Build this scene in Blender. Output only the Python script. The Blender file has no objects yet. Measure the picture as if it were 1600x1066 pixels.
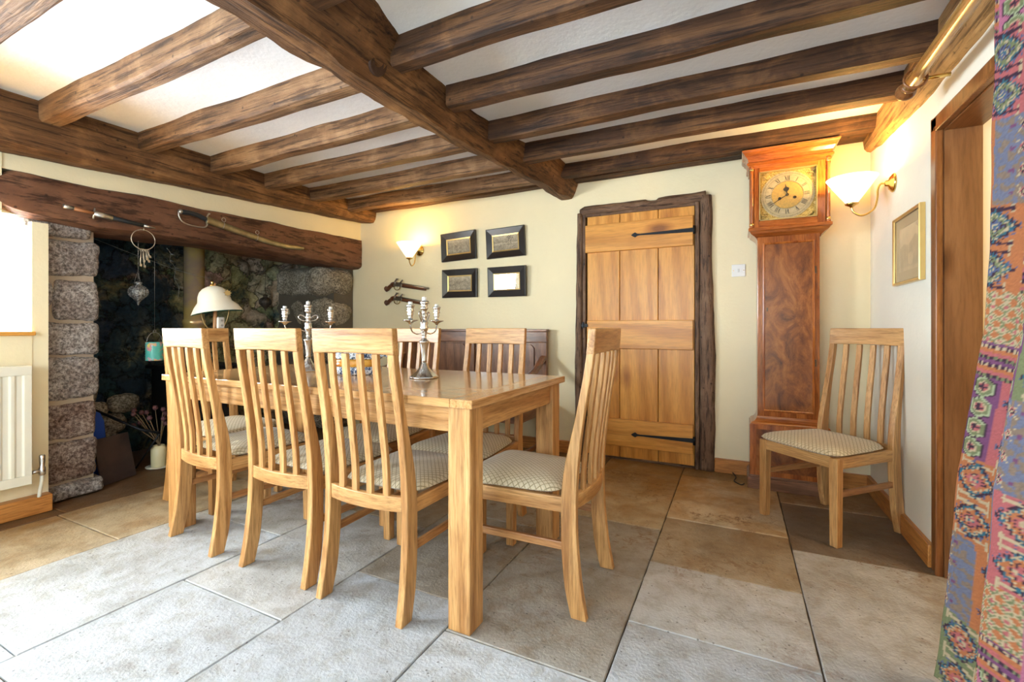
import bpy, math, random
from mathutils import Vector, Matrix, noise
random.seed(7)
S = bpy.context.scene
COL = S.collection
PI = math.pi

# ---------------------------------------------------------------- camera, light, exposure
cam_d = bpy.data.cameras.new('camera'); cam = bpy.data.objects.new('camera', cam_d); COL.objects.link(cam)
cam.location = (0, 0, 1.05); cam.rotation_euler = (PI/2, 0, math.radians(26.2))
cam_d.sensor_width = 36; cam_d.lens = 15.9975; cam_d.shift_y = -0.0125; cam_d.clip_start = 0.02
S.camera = cam
S.view_settings.view_transform = 'Standard'; S.view_settings.look = 'None'
S.view_settings.gamma = 1; S.view_settings.use_curve_mapping = False
S.view_settings.exposure = 0.82
S.cycles.max_bounces = 9; S.cycles.diffuse_bounces = 6
S.cycles.use_denoising = True
S.cycles.sample_clamp_indirect = 6
S.cycles.caustics_reflective = False; S.cycles.caustics_refractive = False

W = bpy.data.worlds.new('sky'); S.world = W; W.use_nodes = True
wn = W.node_tree.nodes; wn.clear()
wo = wn.new('ShaderNodeOutputWorld'); wb = wn.new('ShaderNodeBackground')
wb.inputs['Color'].default_value = (0.78, 0.89, 1.0, 1); wb.inputs['Strength'].default_value = 5.0
W.node_tree.links.new(wb.outputs[0], wo.inputs[0])

def area(name, loc, target, size, power, color):
    d = bpy.data.lights.new(name, 'AREA'); d.shape = 'RECTANGLE'; d.size, d.size_y = size
    d.energy = power; d.color = color
    o = bpy.data.objects.new(name, d); COL.objects.link(o); o.location = loc
    o.rotation_euler = (Vector(target)-Vector(loc)).to_track_quat('-Z', 'Y').to_euler()
    return o
def point(name, loc, power, color, r=0.03):
    d = bpy.data.lights.new(name, 'POINT'); d.energy = power; d.color = color; d.shadow_soft_size = r
    o = bpy.data.objects.new(name, d); COL.objects.link(o); o.location = loc
    return o
DAY = (0.74, 0.87, 1.0)
area('daylight_left_window', (-4.04, 0.5, 1.37), (0.0, 1.5, 0.75), (1.2, 0.62), 90, DAY)
area('daylight_near_left_window', (-4.04, -0.95, 1.45), (0, 1.2, 0.9), (1.0, 0.8), 88, DAY)
area('daylight_window_behind_camera', (-1.2, -1.72, 1.4), (-0.9, 2.0, 1.2), (2.1, 1.1), 30, DAY)

# ---------------------------------------------------------------- helpers
class MB:
    def __init__(s): s.v = []; s.f = []; s.sm = []; s.mi = []; s.m = 0
    def add(s, vs, fs, smooth=False):
        b = len(s.v); s.v += [tuple(v) for v in vs]
        for f in fs: s.f.append(tuple(b+i for i in f)); s.sm.append(smooth); s.mi.append(s.m)
        return s
    def box(s, a, b, M=None):
        (x0,y0,z0),(x1,y1,z1) = a, b
        vs = [(x0,y0,z0),(x1,y0,z0),(x1,y1,z0),(x0,y1,z0),(x0,y0,z1),(x1,y0,z1),(x1,y1,z1),(x0,y1,z1)]
        if M is not None: vs = [M @ Vector(v) for v in vs]
        return s.add(vs, [(0,3,2,1),(4,5,6,7),(0,1,5,4),(1,2,6,5),(2,3,7,6),(3,0,4,7)])
    def loft(s, rings, closed=True, caps=True, smooth=False):
        n = len(rings[0]); vs = [p for r in rings for p in r]; fs = []
        for i in range(len(rings)-1):
            for j in range(n if closed else n-1):
                k = (j+1) % n
                fs.append((i*n+j, i*n+k, (i+1)*n+k, (i+1)*n+j))
        s.add(vs, fs, smooth)
        if caps:
            s.add(rings[0], [tuple(reversed(range(n)))]); s.add(rings[-1], [tuple(range(n))])
        return s
    def lathe(s, prof, c=(0,0,0), n=24, M=None, smooth=True):
        rings = []
        for r, z in prof:
            ring = [Vector((r*math.cos(2*PI*i/n), r*math.sin(2*PI*i/n), z)) for i in range(n)]
            if M is not None: ring = [M @ p for p in ring]
            rings.append([p + Vector(c) for p in ring])
        return s.loft(rings, True, True, smooth)
    def tube(s, pts, r, n=8, taper=None, smooth=True):
        pts = [Vector(p) for p in pts]; rings = []; up = None
        for i, p in enumerate(pts):
            t = (pts[min(i+1, len(pts)-1)] - pts[max(i-1, 0)])
            t = t.normalized() if t.length > 1e-9 else Vector((0,0,1))
            if up is None:
                up = Vector((0,0,1)) if abs(t.z) < .9 else Vector((1,0,0))
            a = t.cross(up)
            if a.length < 1e-4: a = t.cross(Vector((0.3,1,0.1)))
            a.normalize(); b = a.cross(t).normalized(); up = b
            rr = r if taper is None else r*taper[i]
            rings.append([p + a*rr*math.cos(2*PI*j/n) + b*rr*math.sin(2*PI*j/n) for j in range(n)])
        return s.loft(rings, True, True, smooth)
    def prism(s, poly, depth, M=None):
        n = len(poly)
        a = [Vector((x, y, 0)) for x, y in poly]; b = [Vector((x, y, depth)) for x, y in poly]
        if M is not None: a = [M @ p for p in a]; b = [M @ p for p in b]
        return s.loft([a, b])
    def grid(s, P, nu, nv, smooth=True):
        return s.add(P, [(j*(nu+1)+i, j*(nu+1)+i+1, (j+1)*(nu+1)+i+1, (j+1)*(nu+1)+i) for j in range(nv) for i in range(nu)], smooth)
    def build(s, name, mat, parent=None, loc=None, bevel=0, label=None, recalc=True, seg=2, cols=None, sharp=None):
        me = bpy.data.meshes.new(name); me.from_pydata(s.v, [], s.f)
        me.polygons.foreach_set('use_smooth', s.sm)
        mats = mat if isinstance(mat, (list, tuple)) else [mat]
        for m in mats: me.materials.append(m)
        if len(mats) > 1: me.polygons.foreach_set('material_index', s.mi)
        if cols is not None:
            at = me.color_attributes.new('Col', 'FLOAT_COLOR', 'POINT')
            at.data.foreach_set('color', [c for q in cols for c in (q[0], q[1], q[2], 1.0)])
        if recalc:
            import bmesh
            bm = bmesh.new(); bm.from_mesh(me); bmesh.ops.remove_doubles(bm, verts=bm.verts, dist=1e-6)
            bmesh.ops.recalc_face_normals(bm, faces=bm.faces); bm.to_mesh(me); bm.free()
        if sharp: me.set_sharp_from_angle(angle=math.radians(sharp))
        o = bpy.data.objects.new(name, me); COL.objects.link(o)
        if parent is not None: o.parent = parent
        if loc is not None: o.location = loc
        if bevel:
            m = o.modifiers.new('bevel', 'BEVEL'); m.width = bevel; m.segments = seg; m.limit_method = 'ANGLE'; m.angle_limit = math.radians(40)
            m.harden_normals = False
        if label: o['label'] = label
        return o

def thing(name, label, cat, loc=(0,0,0), rz=0, group=None):
    o = bpy.data.objects.new(name, None); COL.objects.link(o); o.empty_display_size = .1
    o.location = loc; o.rotation_euler = (0,0,rz); o['label'] = label; o['category'] = cat
    if group: o['group'] = group
    return o
def tag(o, label, cat, group=None, kind=None):
    o['label'] = label; o['category'] = cat
    if group: o['group'] = group
    if kind: o['kind'] = kind
    return o
def struct(o, label=None, cat=None):
    o['kind'] = 'structure'
    if label: o['label'] = label
    if cat: o['category'] = cat
    return o
def dup(root, loc, rz, label):
    r = root.copy(); COL.objects.link(r); r.location = loc; r.rotation_euler = (0,0,rz); r['label'] = label
    for ch in list(root.children):
        c = ch.copy(); COL.objects.link(c); c.parent = r
        for g in list(ch.children):
            d = g.copy(); COL.objects.link(d); d.parent = c
    return r
def lerp(a, b, t): return a + (b-a)*t
def interp(tab, x):
    if x <= tab[0][0]: return tab[0][1]
    for (a, va), (b, vb) in zip(tab, tab[1:]):
        if x <= b: return lerp(va, vb, (x-a)/(b-a))
    return tab[-1][1]
def smoothpath(pts, n=8):
    P = [Vector(p) for p in pts]; out = []
    for i in range(len(P)-1):
        p0 = P[max(i-1,0)]; p1 = P[i]; p2 = P[i+1]; p3 = P[min(i+2, len(P)-1)]
        for k in range(n):
            t = k/n
            out.append(0.5*((2*p1)+(-p0+p2)*t+(2*p0-5*p1+4*p2-p3)*t*t+(-p0+3*p1-3*p2+p3)*t**3))
    out.append(P[-1]); return out

# ---------------------------------------------------------------- materials
def newmat(name):
    m = bpy.data.materials.new(name); m.use_nodes = True
    nt = m.node_tree; bs = nt.nodes['Principled BSDF']
    return m, nt, nt.nodes, nt.links, bs
def ramp(nodes, stops):
    r = nodes.new('ShaderNodeValToRGB'); e = r.color_ramp.elements
    e[0].position = stops[0][0]; e[0].color = (*stops[0][1], 1)
    e[1].position = stops[-1][0]; e[1].color = (*stops[-1][1], 1)
    for p, c in stops[1:-1]:
        q = e.new(p); q.color = (*c, 1)
    return r
def coords(nodes, links, scale=(1,1,1), rand=True, kind='Object'):
    tc = nodes.new('ShaderNodeTexCoord'); mp = nodes.new('ShaderNodeMapping'); mp.inputs['Scale'].default_value = scale
    links.new(tc.outputs[kind], mp.inputs['Vector'])
    if rand:
        oi = nodes.new('ShaderNodeObjectInfo'); mu = nodes.new('ShaderNodeMath'); mu.operation = 'MULTIPLY'; mu.inputs[1].default_value = 37.0
        cb = nodes.new('ShaderNodeCombineXYZ'); links.new(oi.outputs['Random'], mu.inputs[0])
        for i in range(3): links.new(mu.outputs[0], cb.inputs[i])
        links.new(cb.outputs[0], mp.inputs['Location'])
    return mp
def noisen(nodes, links, mp, scale, detail=4, rough=.55, dist=0.0):
    n = nodes.new('ShaderNodeTexNoise'); n.inputs['Scale'].default_value = scale; n.inputs['Detail'].default_value = detail
    n.inputs['Roughness'].default_value = rough; n.inputs['Distortion'].default_value = dist
    links.new(mp.outputs[0], n.inputs['Vector']); return n
def mix(nodes, links, a, b, fac, mode='MIX'):
    m = nodes.new('ShaderNodeMix'); m.data_type = 'RGBA'; m.blend_type = mode
    for sock, v in ((m.inputs[0], fac), (m.inputs[6], a), (m.inputs[7], b)):
        if hasattr(v, 'links') or isinstance(v, bpy.types.NodeSocket): links.new(v, sock)
        elif isinstance(v, (int, float)): sock.default_value = v
        else: sock.default_value = (*v, 1)
    return m.outputs[2]
def bump(nodes, links, bs, src, strength, dist=0.01):
    b = nodes.new('ShaderNodeBump'); b.inputs['Strength'].default_value = strength; b.inputs['Distance'].default_value = dist
    links.new(src, b.inputs['Height']); links.new(b.outputs[0], bs.inputs['Normal']); return b

def wood(name, dark, mid, light, axis=2, scale=1.0, rough=.45, bstr=.25, stretch=14, rings=.5, knots=0, spec=.5, coat=0, fine=.8):
    m, nt, N, L, bs = newmat(name)
    sc = [scale]*3; sc[axis] = scale/stretch
    mp = coords(N, L, sc)
    n1 = noisen(N, L, mp, 15, 6, .65, .6)
    n2 = noisen(N, L, mp, 130, 3, .65, .2)
    wv = N.new('ShaderNodeTexWave'); wv.wave_type = 'BANDS'; wv.bands_direction = 'DIAGONAL'
    wv.inputs['Scale'].default_value = 7; wv.inputs['Distortion'].default_value = 9; wv.inputs['Detail'].default_value = 2; wv.inputs['Detail Scale'].default_value = .7
    L.new(mp.outputs[0], wv.inputs['Vector'])
    r = ramp(N, [(.28, dark), (.5, mid), (.72, light)]); L.new(n1.outputs[0], r.inputs[0])
    rw = ramp(N, [(.15, tuple(c*.78 for c in dark)), (.6, light)]); L.new(wv.outputs[0], rw.inputs[0])
    c = mix(N, L, r.outputs[0], rw.outputs[0], rings*.45)
    r2 = ramp(N, [(.34, (.56,.50,.42)), (.56, (1.04,1.04,1.04))]); L.new(n2.outputs[0], r2.inputs[0])
    c = mix(N, L, c, r2.outputs[0], fine, 'MULTIPLY')
    if knots:
        sk = [scale*2.2]*3; sk[axis] = scale*1.1
        mk = coords(N, L, sk); vo = N.new('ShaderNodeTexVoronoi'); vo.inputs['Scale'].default_value = knots; vo.inputs['Randomness'].default_value = 1
        L.new(mk.outputs[0], vo.inputs['Vector'])
        rk = ramp(N, [(.07, (.22,.11,.05)), (.13, (.62,.48,.36)), (.22, (1,1,1))]); L.new(vo.outputs['Distance'], rk.inputs[0])
        c = mix(N, L, c, rk.outputs[0], .8, 'MULTIPLY')
    L.new(c, bs.inputs['Base Color']); bs.inputs['Roughness'].default_value = rough
    bs.inputs['Specular IOR Level'].default_value = spec
    if coat: bs.inputs['Coat Weight'].default_value = coat; bs.inputs['Coat Roughness'].default_value = .12
    bump(N, L, bs, n2.outputs[0], bstr, .004)
    return m
def old_timber(name, axis, dark, mid, light, stretch=20, scale=1.0, bstr=.7):
    m, nt, N, L, bs = newmat(name)
    sc = [scale]*3; sc[axis] = scale/stretch
    mp = coords(N, L, sc); mo = coords(N, L, (1,1,1))
    n1 = noisen(N, L, mp, 16, 9, .68, .35); n2 = noisen(N, L, mo, 3.2, 6, .65, .6); n3 = noisen(N, L, mp, 52, 5, .7, .2)
    r1 = ramp(N, [(.32, dark), (.5, mid), (.7, light)]); L.new(n1.outputs[0], r1.inputs[0])
    r2 = ramp(N, [(.32, tuple(c*.42 for c in mid)), (.5, mid), (.66, light)]); L.new(n2.outputs[0], r2.inputs[0])
    c = mix(N, L, r1.outputs[0], r2.outputs[0], .5)
    r3 = ramp(N, [(.40, (.16,.12,.09)), (.50, (1,1,1))]); L.new(n3.outputs[0], r3.inputs[0])
    c = mix(N, L, c, r3.outputs[0], .8, 'MULTIPLY')
    # small dark nail holes and worm marks
    vo = N.new('ShaderNodeTexVoronoi'); vo.inputs['Scale'].default_value = 13; L.new(mo.outputs[0], vo.inputs['Vector'])
    rk = ramp(N, [(.06, (.07,.045,.03)), (.12, (1,1,1))]); L.new(vo.outputs['Distance'], rk.inputs[0])
    c = mix(N, L, c, rk.outputs[0], .7, 'MULTIPLY')
    L.new(c, bs.inputs['Base Color']); bs.inputs['Roughness'].default_value = .62; bs.inputs['Specular IOR Level'].default_value = .35
    ad = N.new('ShaderNodeMath'); ad.operation = 'ADD'; L.new(n1.outputs[0], ad.inputs[0]); L.new(n3.outputs[0], ad.inputs[1])
    bump(N, L, bs, ad.outputs[0], bstr, .012)
    return m
def plain(name, col, rough=.5, metal=0, spec=.5, bscale=0, bstr=.2, emit=None, es=0, var=None, vscale=5):
    m, nt, N, L, bs = newmat(name)
    bs.inputs['Base Color'].default_value = (*col, 1); bs.inputs['Roughness'].default_value = rough
    bs.inputs['Metallic'].default_value = metal; bs.inputs['Specular IOR Level'].default_value = spec
    mp = coords(N, L, (1,1,1))
    n = noisen(N, L, mp, vscale, 4)
    r = ramp(N, [(.35, var if var else tuple(c*.93 for c in col)), (.65, col)]); L.new(n.outputs[0], r.inputs[0]); L.new(r.outputs[0], bs.inputs['Base Color'])
    if bscale:
        nb = noisen(N, L, mp, bscale, 3); bump(N, L, bs, nb.outputs[0], bstr, .005)
    if emit: bs.inputs['Emission Color'].default_value = (*emit, 1); bs.inputs['Emission Strength'].default_value = es
    return m
def granite(name, a, b, c3, scale=1.0):
    m, nt, N, L, bs = newmat(name); mp = coords(N, L, (scale,)*3)
    n1 = noisen(N, L, mp, 62, 5, .8, .2); n2 = noisen(N, L, mp, 6, 6, .7); n3 = noisen(N, L, mp, 26, 5, .7)
    r1 = ramp(N, [(.36, tuple(x*.35 for x in a)), (.47, a), (.56, b), (.66, tuple(min(1,x*1.35) for x in b))]); L.new(n1.outputs[0], r1.inputs[0])
    r2 = ramp(N, [(.4, c3), (.62, (1,1,1))]); L.new(n2.outputs[0], r2.inputs[0])
    c = mix(N, L, r1.outputs[0], r2.outputs[0], .75, 'MULTIPLY')
    L.new(c, bs.inputs['Base Color']); bs.inputs['Roughness'].default_value = .9; bs.inputs['Specular IOR Level'].default_value = .2
    ad = N.new('ShaderNodeMath'); ad.operation = 'ADD'; L.new(n1.outputs[0], ad.inputs[0]); L.new(n3.outputs[0], ad.inputs[1])
    bump(N, L, bs, ad.outputs[0], .8, .015)
    return m
def vcol(name, rough=.9, bscale=250, bstr=.35, spec=.2):
    m, nt, N, L, bs = newmat(name); a = N.new('ShaderNodeVertexColor'); a.layer_name = 'Col'
    L.new(a.outputs[0], bs.inputs['Base Color']); bs.inputs['Roughness'].default_value = rough; bs.inputs['Specular IOR Level'].default_value = spec
    mp = coords(N, L, (1,1,1)); n = noisen(N, L, mp, bscale, 2); bump(N, L, bs, n.outputs[0], bstr, .003)
    return m

OD, OM, OL = (.34,.145,.042), (.52,.265,.09), (.70,.425,.18)
oak = [wood('oak_'+'xyz'[a], OD, OM, OL, a, 1.0, .38, .2, 16, .55, spec=.45) for a in range(3)]
oak_red = wood('reddish_oak', (.26,.10,.03), (.42,.19,.065), (.58,.31,.12), 1, 1.0, .38, .15, 16, .5)
table_oak = wood('polished_oak', (.48,.23,.08), (.62,.35,.14), (.76,.48,.23), 0, .8, .16, .04, 16, .4, spec=.6, coat=.35)
pine = [wood('golden_pine_'+'xyz'[a], (.50,.19,.025), (.66,.28,.04), (.80,.40,.085), a, .7, .36, .06, 12, .7, knots=2.2, fine=.4) for a in range(3)]
skirt = [wood('orange_skirting_'+'xyz'[a], (.42,.15,.03), (.55,.22,.05), (.62,.29,.08), a, .8, .4, .1, 12, .4) for a in range(3)]
lining = wood('brown_pine_lining', (.12,.048,.018), (.17,.075,.03), (.21,.10,.042), 2, .8, .35, .08, 12, .6, knots=2.6, fine=.45)
archit = [wood('brown_architrave_'+'xyz'[a], (.15,.05,.014), (.24,.09,.026), (.31,.13,.045), a, .8, .3, .1, 12, .5, knots=1.6) for a in range(3)]
clockwood = [wood('reddish_walnut_'+'xyz'[a], (.22,.05,.012), (.40,.11,.02), (.54,.18,.035), a, .9, .2, .06, 9, .5, spec=.6, coat=.4) for a in range(3)]
burr = None
def make_burr():
    m, nt, N, L, bs = newmat('burr_walnut'); mp = coords(N, L, (1,1,.55))
    n1 = noisen(N, L, mp, 8, 9, .74, 1.1); r = ramp(N, [(.32, (.06,.016,.006)), (.5, (.24,.07,.016)), (.68, (.42,.155,.035))]); L.new(n1.outputs[0], r.inputs[0])
    L.new(r.outputs[0], bs.inputs['Base Color']); bs.inputs['Roughness'].default_value = .24; bs.inputs['Coat Weight'].default_value = .5; bs.inputs['Coat Roughness'].default_value = .15
    bump(N, L, bs, n1.outputs[0], .06, .004); return m
burr = make_burr()
darkoak = [wood('dark_settle_oak_'+'xyz'[a], (.10,.04,.018), (.20,.085,.04), (.32,.15,.08), a, 1.0, .3, .25, 10, .5, spec=.6, coat=.2) for a in range(3)]
beam_y = old_timber('old_beam_y', 1, (.035,.015,.006), (.14,.062,.022), (.38,.195,.075))
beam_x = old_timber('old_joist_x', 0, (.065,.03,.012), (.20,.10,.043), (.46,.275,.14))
beam_x2 = old_timber('shaded_joist_x', 0, (.022,.010,.005), (.075,.031,.012), (.26,.125,.047))  # darkened joist copy: shade of the right bay painted into its colour
lintel_m = old_timber('lintel_timber', 1, (.11,.045,.024), (.17,.075,.04), (.24,.12,.065), 6, .6, .3)
frame_m = [old_timber('old_doorframe_'+'xyz'[a], a, (.07,.035,.02), (.17,.095,.055), (.30,.185,.11), 10, 1.2, .6) for a in range(3)]
gold_beam = old_timber('golden_wall_plate', 1, (.20,.09,.03), (.38,.21,.08), (.55,.34,.14))

def plaster(name, col, bstr=.25):
    m, nt, N, L, bs = newmat(name); mp = coords(N, L, (1,1,1), False)
    n = noisen(N, L, mp, 3, 5); r = ramp(N, [(.3, tuple(c*.95 for c in col)), (.7, col)]); L.new(n.outputs[0], r.inputs[0]); L.new(r.outputs[0], bs.inputs['Base Color'])
    bs.inputs['Roughness'].default_value = .85; bs.inputs['Specular IOR Level'].default_value = .2
    nb = noisen(N, L, mp, 45, 4); nb2 = noisen(N, L, mp, 4, 2)
    ad = N.new('ShaderNodeMath'); ad.operation = 'MULTIPLY_ADD'; L.new(nb2.outputs[0], ad.inputs[0]); ad.inputs[1].default_value = 4; L.new(nb.outputs[0], ad.inputs[2])
    bump(N, L, bs, ad.outputs[0], bstr, .006); return m
cream = plaster('cream_wall_paint', (.89,.80,.55))
cream_r = plaster('daylit_wall_paint', (.88,.86,.74))  # paler cream: daylight on the right wall painted into its colour
white_ceil = plaster('white_ceiling_paint', (.89,.92,.95), .35)
yellow = plaster('yellow_hall_paint', (.85,.62,.12))
whitep = plain('white_gloss_paint', (.85,.85,.82), .35)

# ---------------------------------------------------------------- floor
def floor():
    cols = [(-4.75,-3.95,[(.9,.6),(2.2,.5)]), (-3.95,-3.42,[(-.6,0),(.35,.0),(1.2,.1),(2.1,.4),(3.0,.4)]),
            (-3.42,-2.75,[(-1,0),(.2,0),(1.165,0),(2.0,0),(2.9,0)]),
            (-2.75,-2.07,[(-.9,0),(.0,0),(.607,0),(1.55,0),(2.4,0),(3.2,0)]), (-2.07,-1.465,[(-1.1,0),(-.1,0),(.55,0),(1.10,0),(1.95,0),(2.8,0)]),
            (-1.465,-.91,[(-.7,0),(.35,0),(1.47,0),(2.2,0),(3.0,0)]), (-.91,-.35,[(-1,0),(-.1,0),(.7,0),(1.317,0),(1.937,0),(2.465,0),(3.17,0)]),
            (-.35,.238,[(-.9,0),(.0,0),(.9,0),(1.65,0),(2.12,0),(2.65,0),(3.45,0)]), (.238,.85,[(-.5,0),(.5,0),(1.45,0),(2.525,0),(3.18,0)]), (.85,1.9,[(0,0),(1.1,0),(2.1,0),(2.9,0)])]
    C = (.43,.44,.445); B = (.34,.28,.20); D = (.20,.165,.13); LT = (.43,.46,.495)  # LT: cool daylight painted into the slabs near the viewpoint
    mb = MB(); cc = []
    def slab(x0,x1,y0,y1,col):
        g = .0026; b = .003; rnd = random.Random(int((x0*131+y0*977)*1000))
        jit = lambda: rnd.uniform(-.004,.004)
        z = rnd.uniform(-.0015,.0015)
        nx = max(2, int((x1-x0)/.05)); ny = max(2, int((y1-y0)/.05))
        # edge polygon slightly wavy, inner top
        pts = []
        for i in range(nx): pts.append((lerp(x0,x1,i/nx), y0, 0, 1))
        for i in range(ny): pts.append((x1, lerp(y0,y1,i/ny), -1, 0))
        for i in range(nx): pts.append((lerp(x1,x0,i/nx), y1, 0, -1))
        for i in range(ny): pts.append((x0, lerp(y1,y0,i/ny), 1, 0))
        cx, cy = (x0+x1)/2, (y0+y1)/2
        def ins(d, zz):
            out = []
            for x, y, _, _ in pts:
                dd = d + .0025*noise.noise(Vector((x*14, y*14, d*3)))
                out.append((min(max(x, x0+dd), x1-dd), min(max(y, y0+dd), y1-dd), zz))
            return out
        r0 = ins(g*.9, -.012); r1 = ins(g, z-.003); r2 = ins(g+b, z)
        mb.loft([r0, r1, r2], caps=False); mb.add(r2, [tuple(range(len(r2)))])
        k = rnd.uniform(.93,1.06)
        for _ in range(len(r0)*4): cc.append(tuple(c*k for c in col))
    for x0, x1, cuts in cols:
        ys = [-1.85] + [c[0] for c in cuts] + [4.0 if x1 < -3 or True else 3.7]
        for y0, y1 in zip(ys, ys[1:]):
            col = C
            if x0 < -3.9: col = (.20,.15,.11)
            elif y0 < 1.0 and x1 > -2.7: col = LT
            elif x0 == .238 and y0 > 2.5: col = D if y0 < 3 else B
            elif x0 > -.95 and y0 > 3.1: col = (.38,.32,.22)
            elif x0 > -.4 and y0 > 2.6: col = (.50,.43,.32)
            elif x0 > -.95 and x1 < 0 and y0 > 2.4: col = (.40,.34,.24)
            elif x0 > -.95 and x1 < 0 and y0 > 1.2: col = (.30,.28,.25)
            elif x1 < -2.7: col = (.44,.37,.27)
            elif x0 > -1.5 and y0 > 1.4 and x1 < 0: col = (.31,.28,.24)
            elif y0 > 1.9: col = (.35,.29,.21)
            slab(x0, x1, y0, y1, col)
    m, nt, N, L, bs = newmat('limestone_flags')
    a = N.new('ShaderNodeVertexColor'); a.layer_name = 'Col'
    mp = coords(N, L, (1,1,1), False)
    n1 = noisen(N, L, mp, 2.2, 8, .7, .5); n2 = noisen(N, L, mp, 13, 6, .7, .3); n3 = noisen(N, L, mp, 90, 3)
    r1 = ramp(N, [(.3, (.62,.57,.50)), (.48, (.96,.95,.93)), (.7, (1.22,1.21,1.19))]); L.new(n1.outputs[0], r1.inputs[0])
    c = mix(N, L, a.outputs[0], r1.outputs[0], .8, 'MULTIPLY')
    r2 = ramp(N, [(.35, (.72,.66,.58)), (.52, (1,1,1)), (.7, (1.12,1.12,1.12))]); L.new(n2.outputs[0], r2.inputs[0])
    c = mix(N, L, c, r2.outputs[0], .75, 'MULTIPLY')
    sp_ = N.new('ShaderNodeSeparateXYZ'); L.new(mp.outputs[0], sp_.inputs[0]); ns = noisen(N, L, mp, 3.1, 7, .7, .6)
    ya = N.new('ShaderNodeMapRange'); ya.inputs['From Min'].default_value = 2.15; ya.inputs['From Max'].default_value = 3.6; ya.clamp = False; L.new(sp_.outputs[1], ya.inputs[0])
    yb = N.new('ShaderNodeMath'); yb.operation = 'MULTIPLY_ADD'; L.new(ns.outputs[0], yb.inputs[0]); yb.inputs[1].default_value = 3.2; yb.inputs[2].default_value = -1.6
    xa = N.new('ShaderNodeMapRange'); xa.inputs['From Min'].default_value = -2.5; xa.inputs['From Max'].default_value = -3.5; xa.inputs['To Min'].default_value = -.3; xa.inputs['To Max'].default_value = .75; xa.clamp = False; L.new(sp_.outputs[0], xa.inputs[0])
    ym = N.new('ShaderNodeMath'); ym.operation = 'MAXIMUM'; L.new(ya.outputs[0], ym.inputs[0]); L.new(xa.outputs[0], ym.inputs[1])
    yc = N.new('ShaderNodeMath'); yc.operation = 'ADD'; yc.use_clamp = True; L.new(ym.outputs[0], yc.inputs[0]); L.new(yb.outputs[0], yc.inputs[1])
    c = mix(N, L, c, mix(N, L, c, (.68,.47,.24), 1.0, 'MULTIPLY'), yc.outputs[0])
    # rusty worn flecks, strongest far from the window side
    n4 = noisen(N, L, mp, 22, 8, .75, .8); n5 = noisen(N, L, mp, 1.7, 3)
    mu = N.new('ShaderNodeMath'); mu.operation = 'MULTIPLY'; L.new(n4.outputs[0], mu.inputs[0]); L.new(n5.outputs[0], mu.inputs[1])
    r4 = ramp(N, [(.29, (0,0,0)), (.345, (1,1,1))]); L.new(mu.outputs[0], r4.inputs[0])
    sy = N.new('ShaderNodeSeparateXYZ'); L.new(mp.outputs[0], sy.inputs[0])
    my = N.new('ShaderNodeMapRange'); my.inputs['From Min'].default_value = 1.0; my.inputs['From Max'].default_value = 2.7; my.inputs['To Max'].default_value = .85; L.new(sy.outputs[1], my.inputs[0])
    mf = N.new('ShaderNodeMath'); mf.operation = 'MULTIPLY'; L.new(r4.outputs[0], mf.inputs[0]); L.new(my.outputs[0], mf.inputs[1])
    c = mix(N, L, c, (.17,.085,.03), mf.outputs[0])
    vo = N.new('ShaderNodeTexVoronoi'); vo.inputs['Scale'].default_value = 26; L.new(mp.outputs[0], vo.inputs['Vector'])
    rk = ramp(N, [(.07, (.22,.19,.17)), (.11, (1,1,1))]); L.new(vo.outputs['Distance'], rk.inputs[0])
    c = mix(N, L, c, rk.outputs[0], .75, 'MULTIPLY')
    L.new(c, bs.inputs['Base Color'])
    rr = N.new('ShaderNodeMapRange'); rr.inputs['To Min'].default_value = .38; rr.inputs['To Max'].default_value = .7; L.new(n2.outputs[0], rr.inputs[0]); L.new(rr.outputs[0], bs.inputs['Roughness'])
    bs.inputs['Specular IOR Level'].default_value = .45
    ad = N.new('ShaderNodeMath'); ad.operation = 'MULTIPLY_ADD'; L.new(n2.outputs[0], ad.inputs[0]); ad.inputs[1].default_value = 2.0; L.new(n3.outputs[0], ad.inputs[2])
    bump(N, L, bs, ad.outputs[0], .35, .008)
    # joint bed below the slabs
    grout = plain('joint_mortar', (.10,.075,.05), .95)
    nb = len(mb.v)
    mb.m = 1; mb.box((-4.8,-1.9,-.06), (3.1,6.0,-.009)); cc += [(.1,.08,.05)]*8
    o = mb.build('floor', [m, grout], recalc=False, cols=cc)
    struct(o, 'worn limestone flagstone floor with dark joints', 'floor')
floor()

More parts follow.
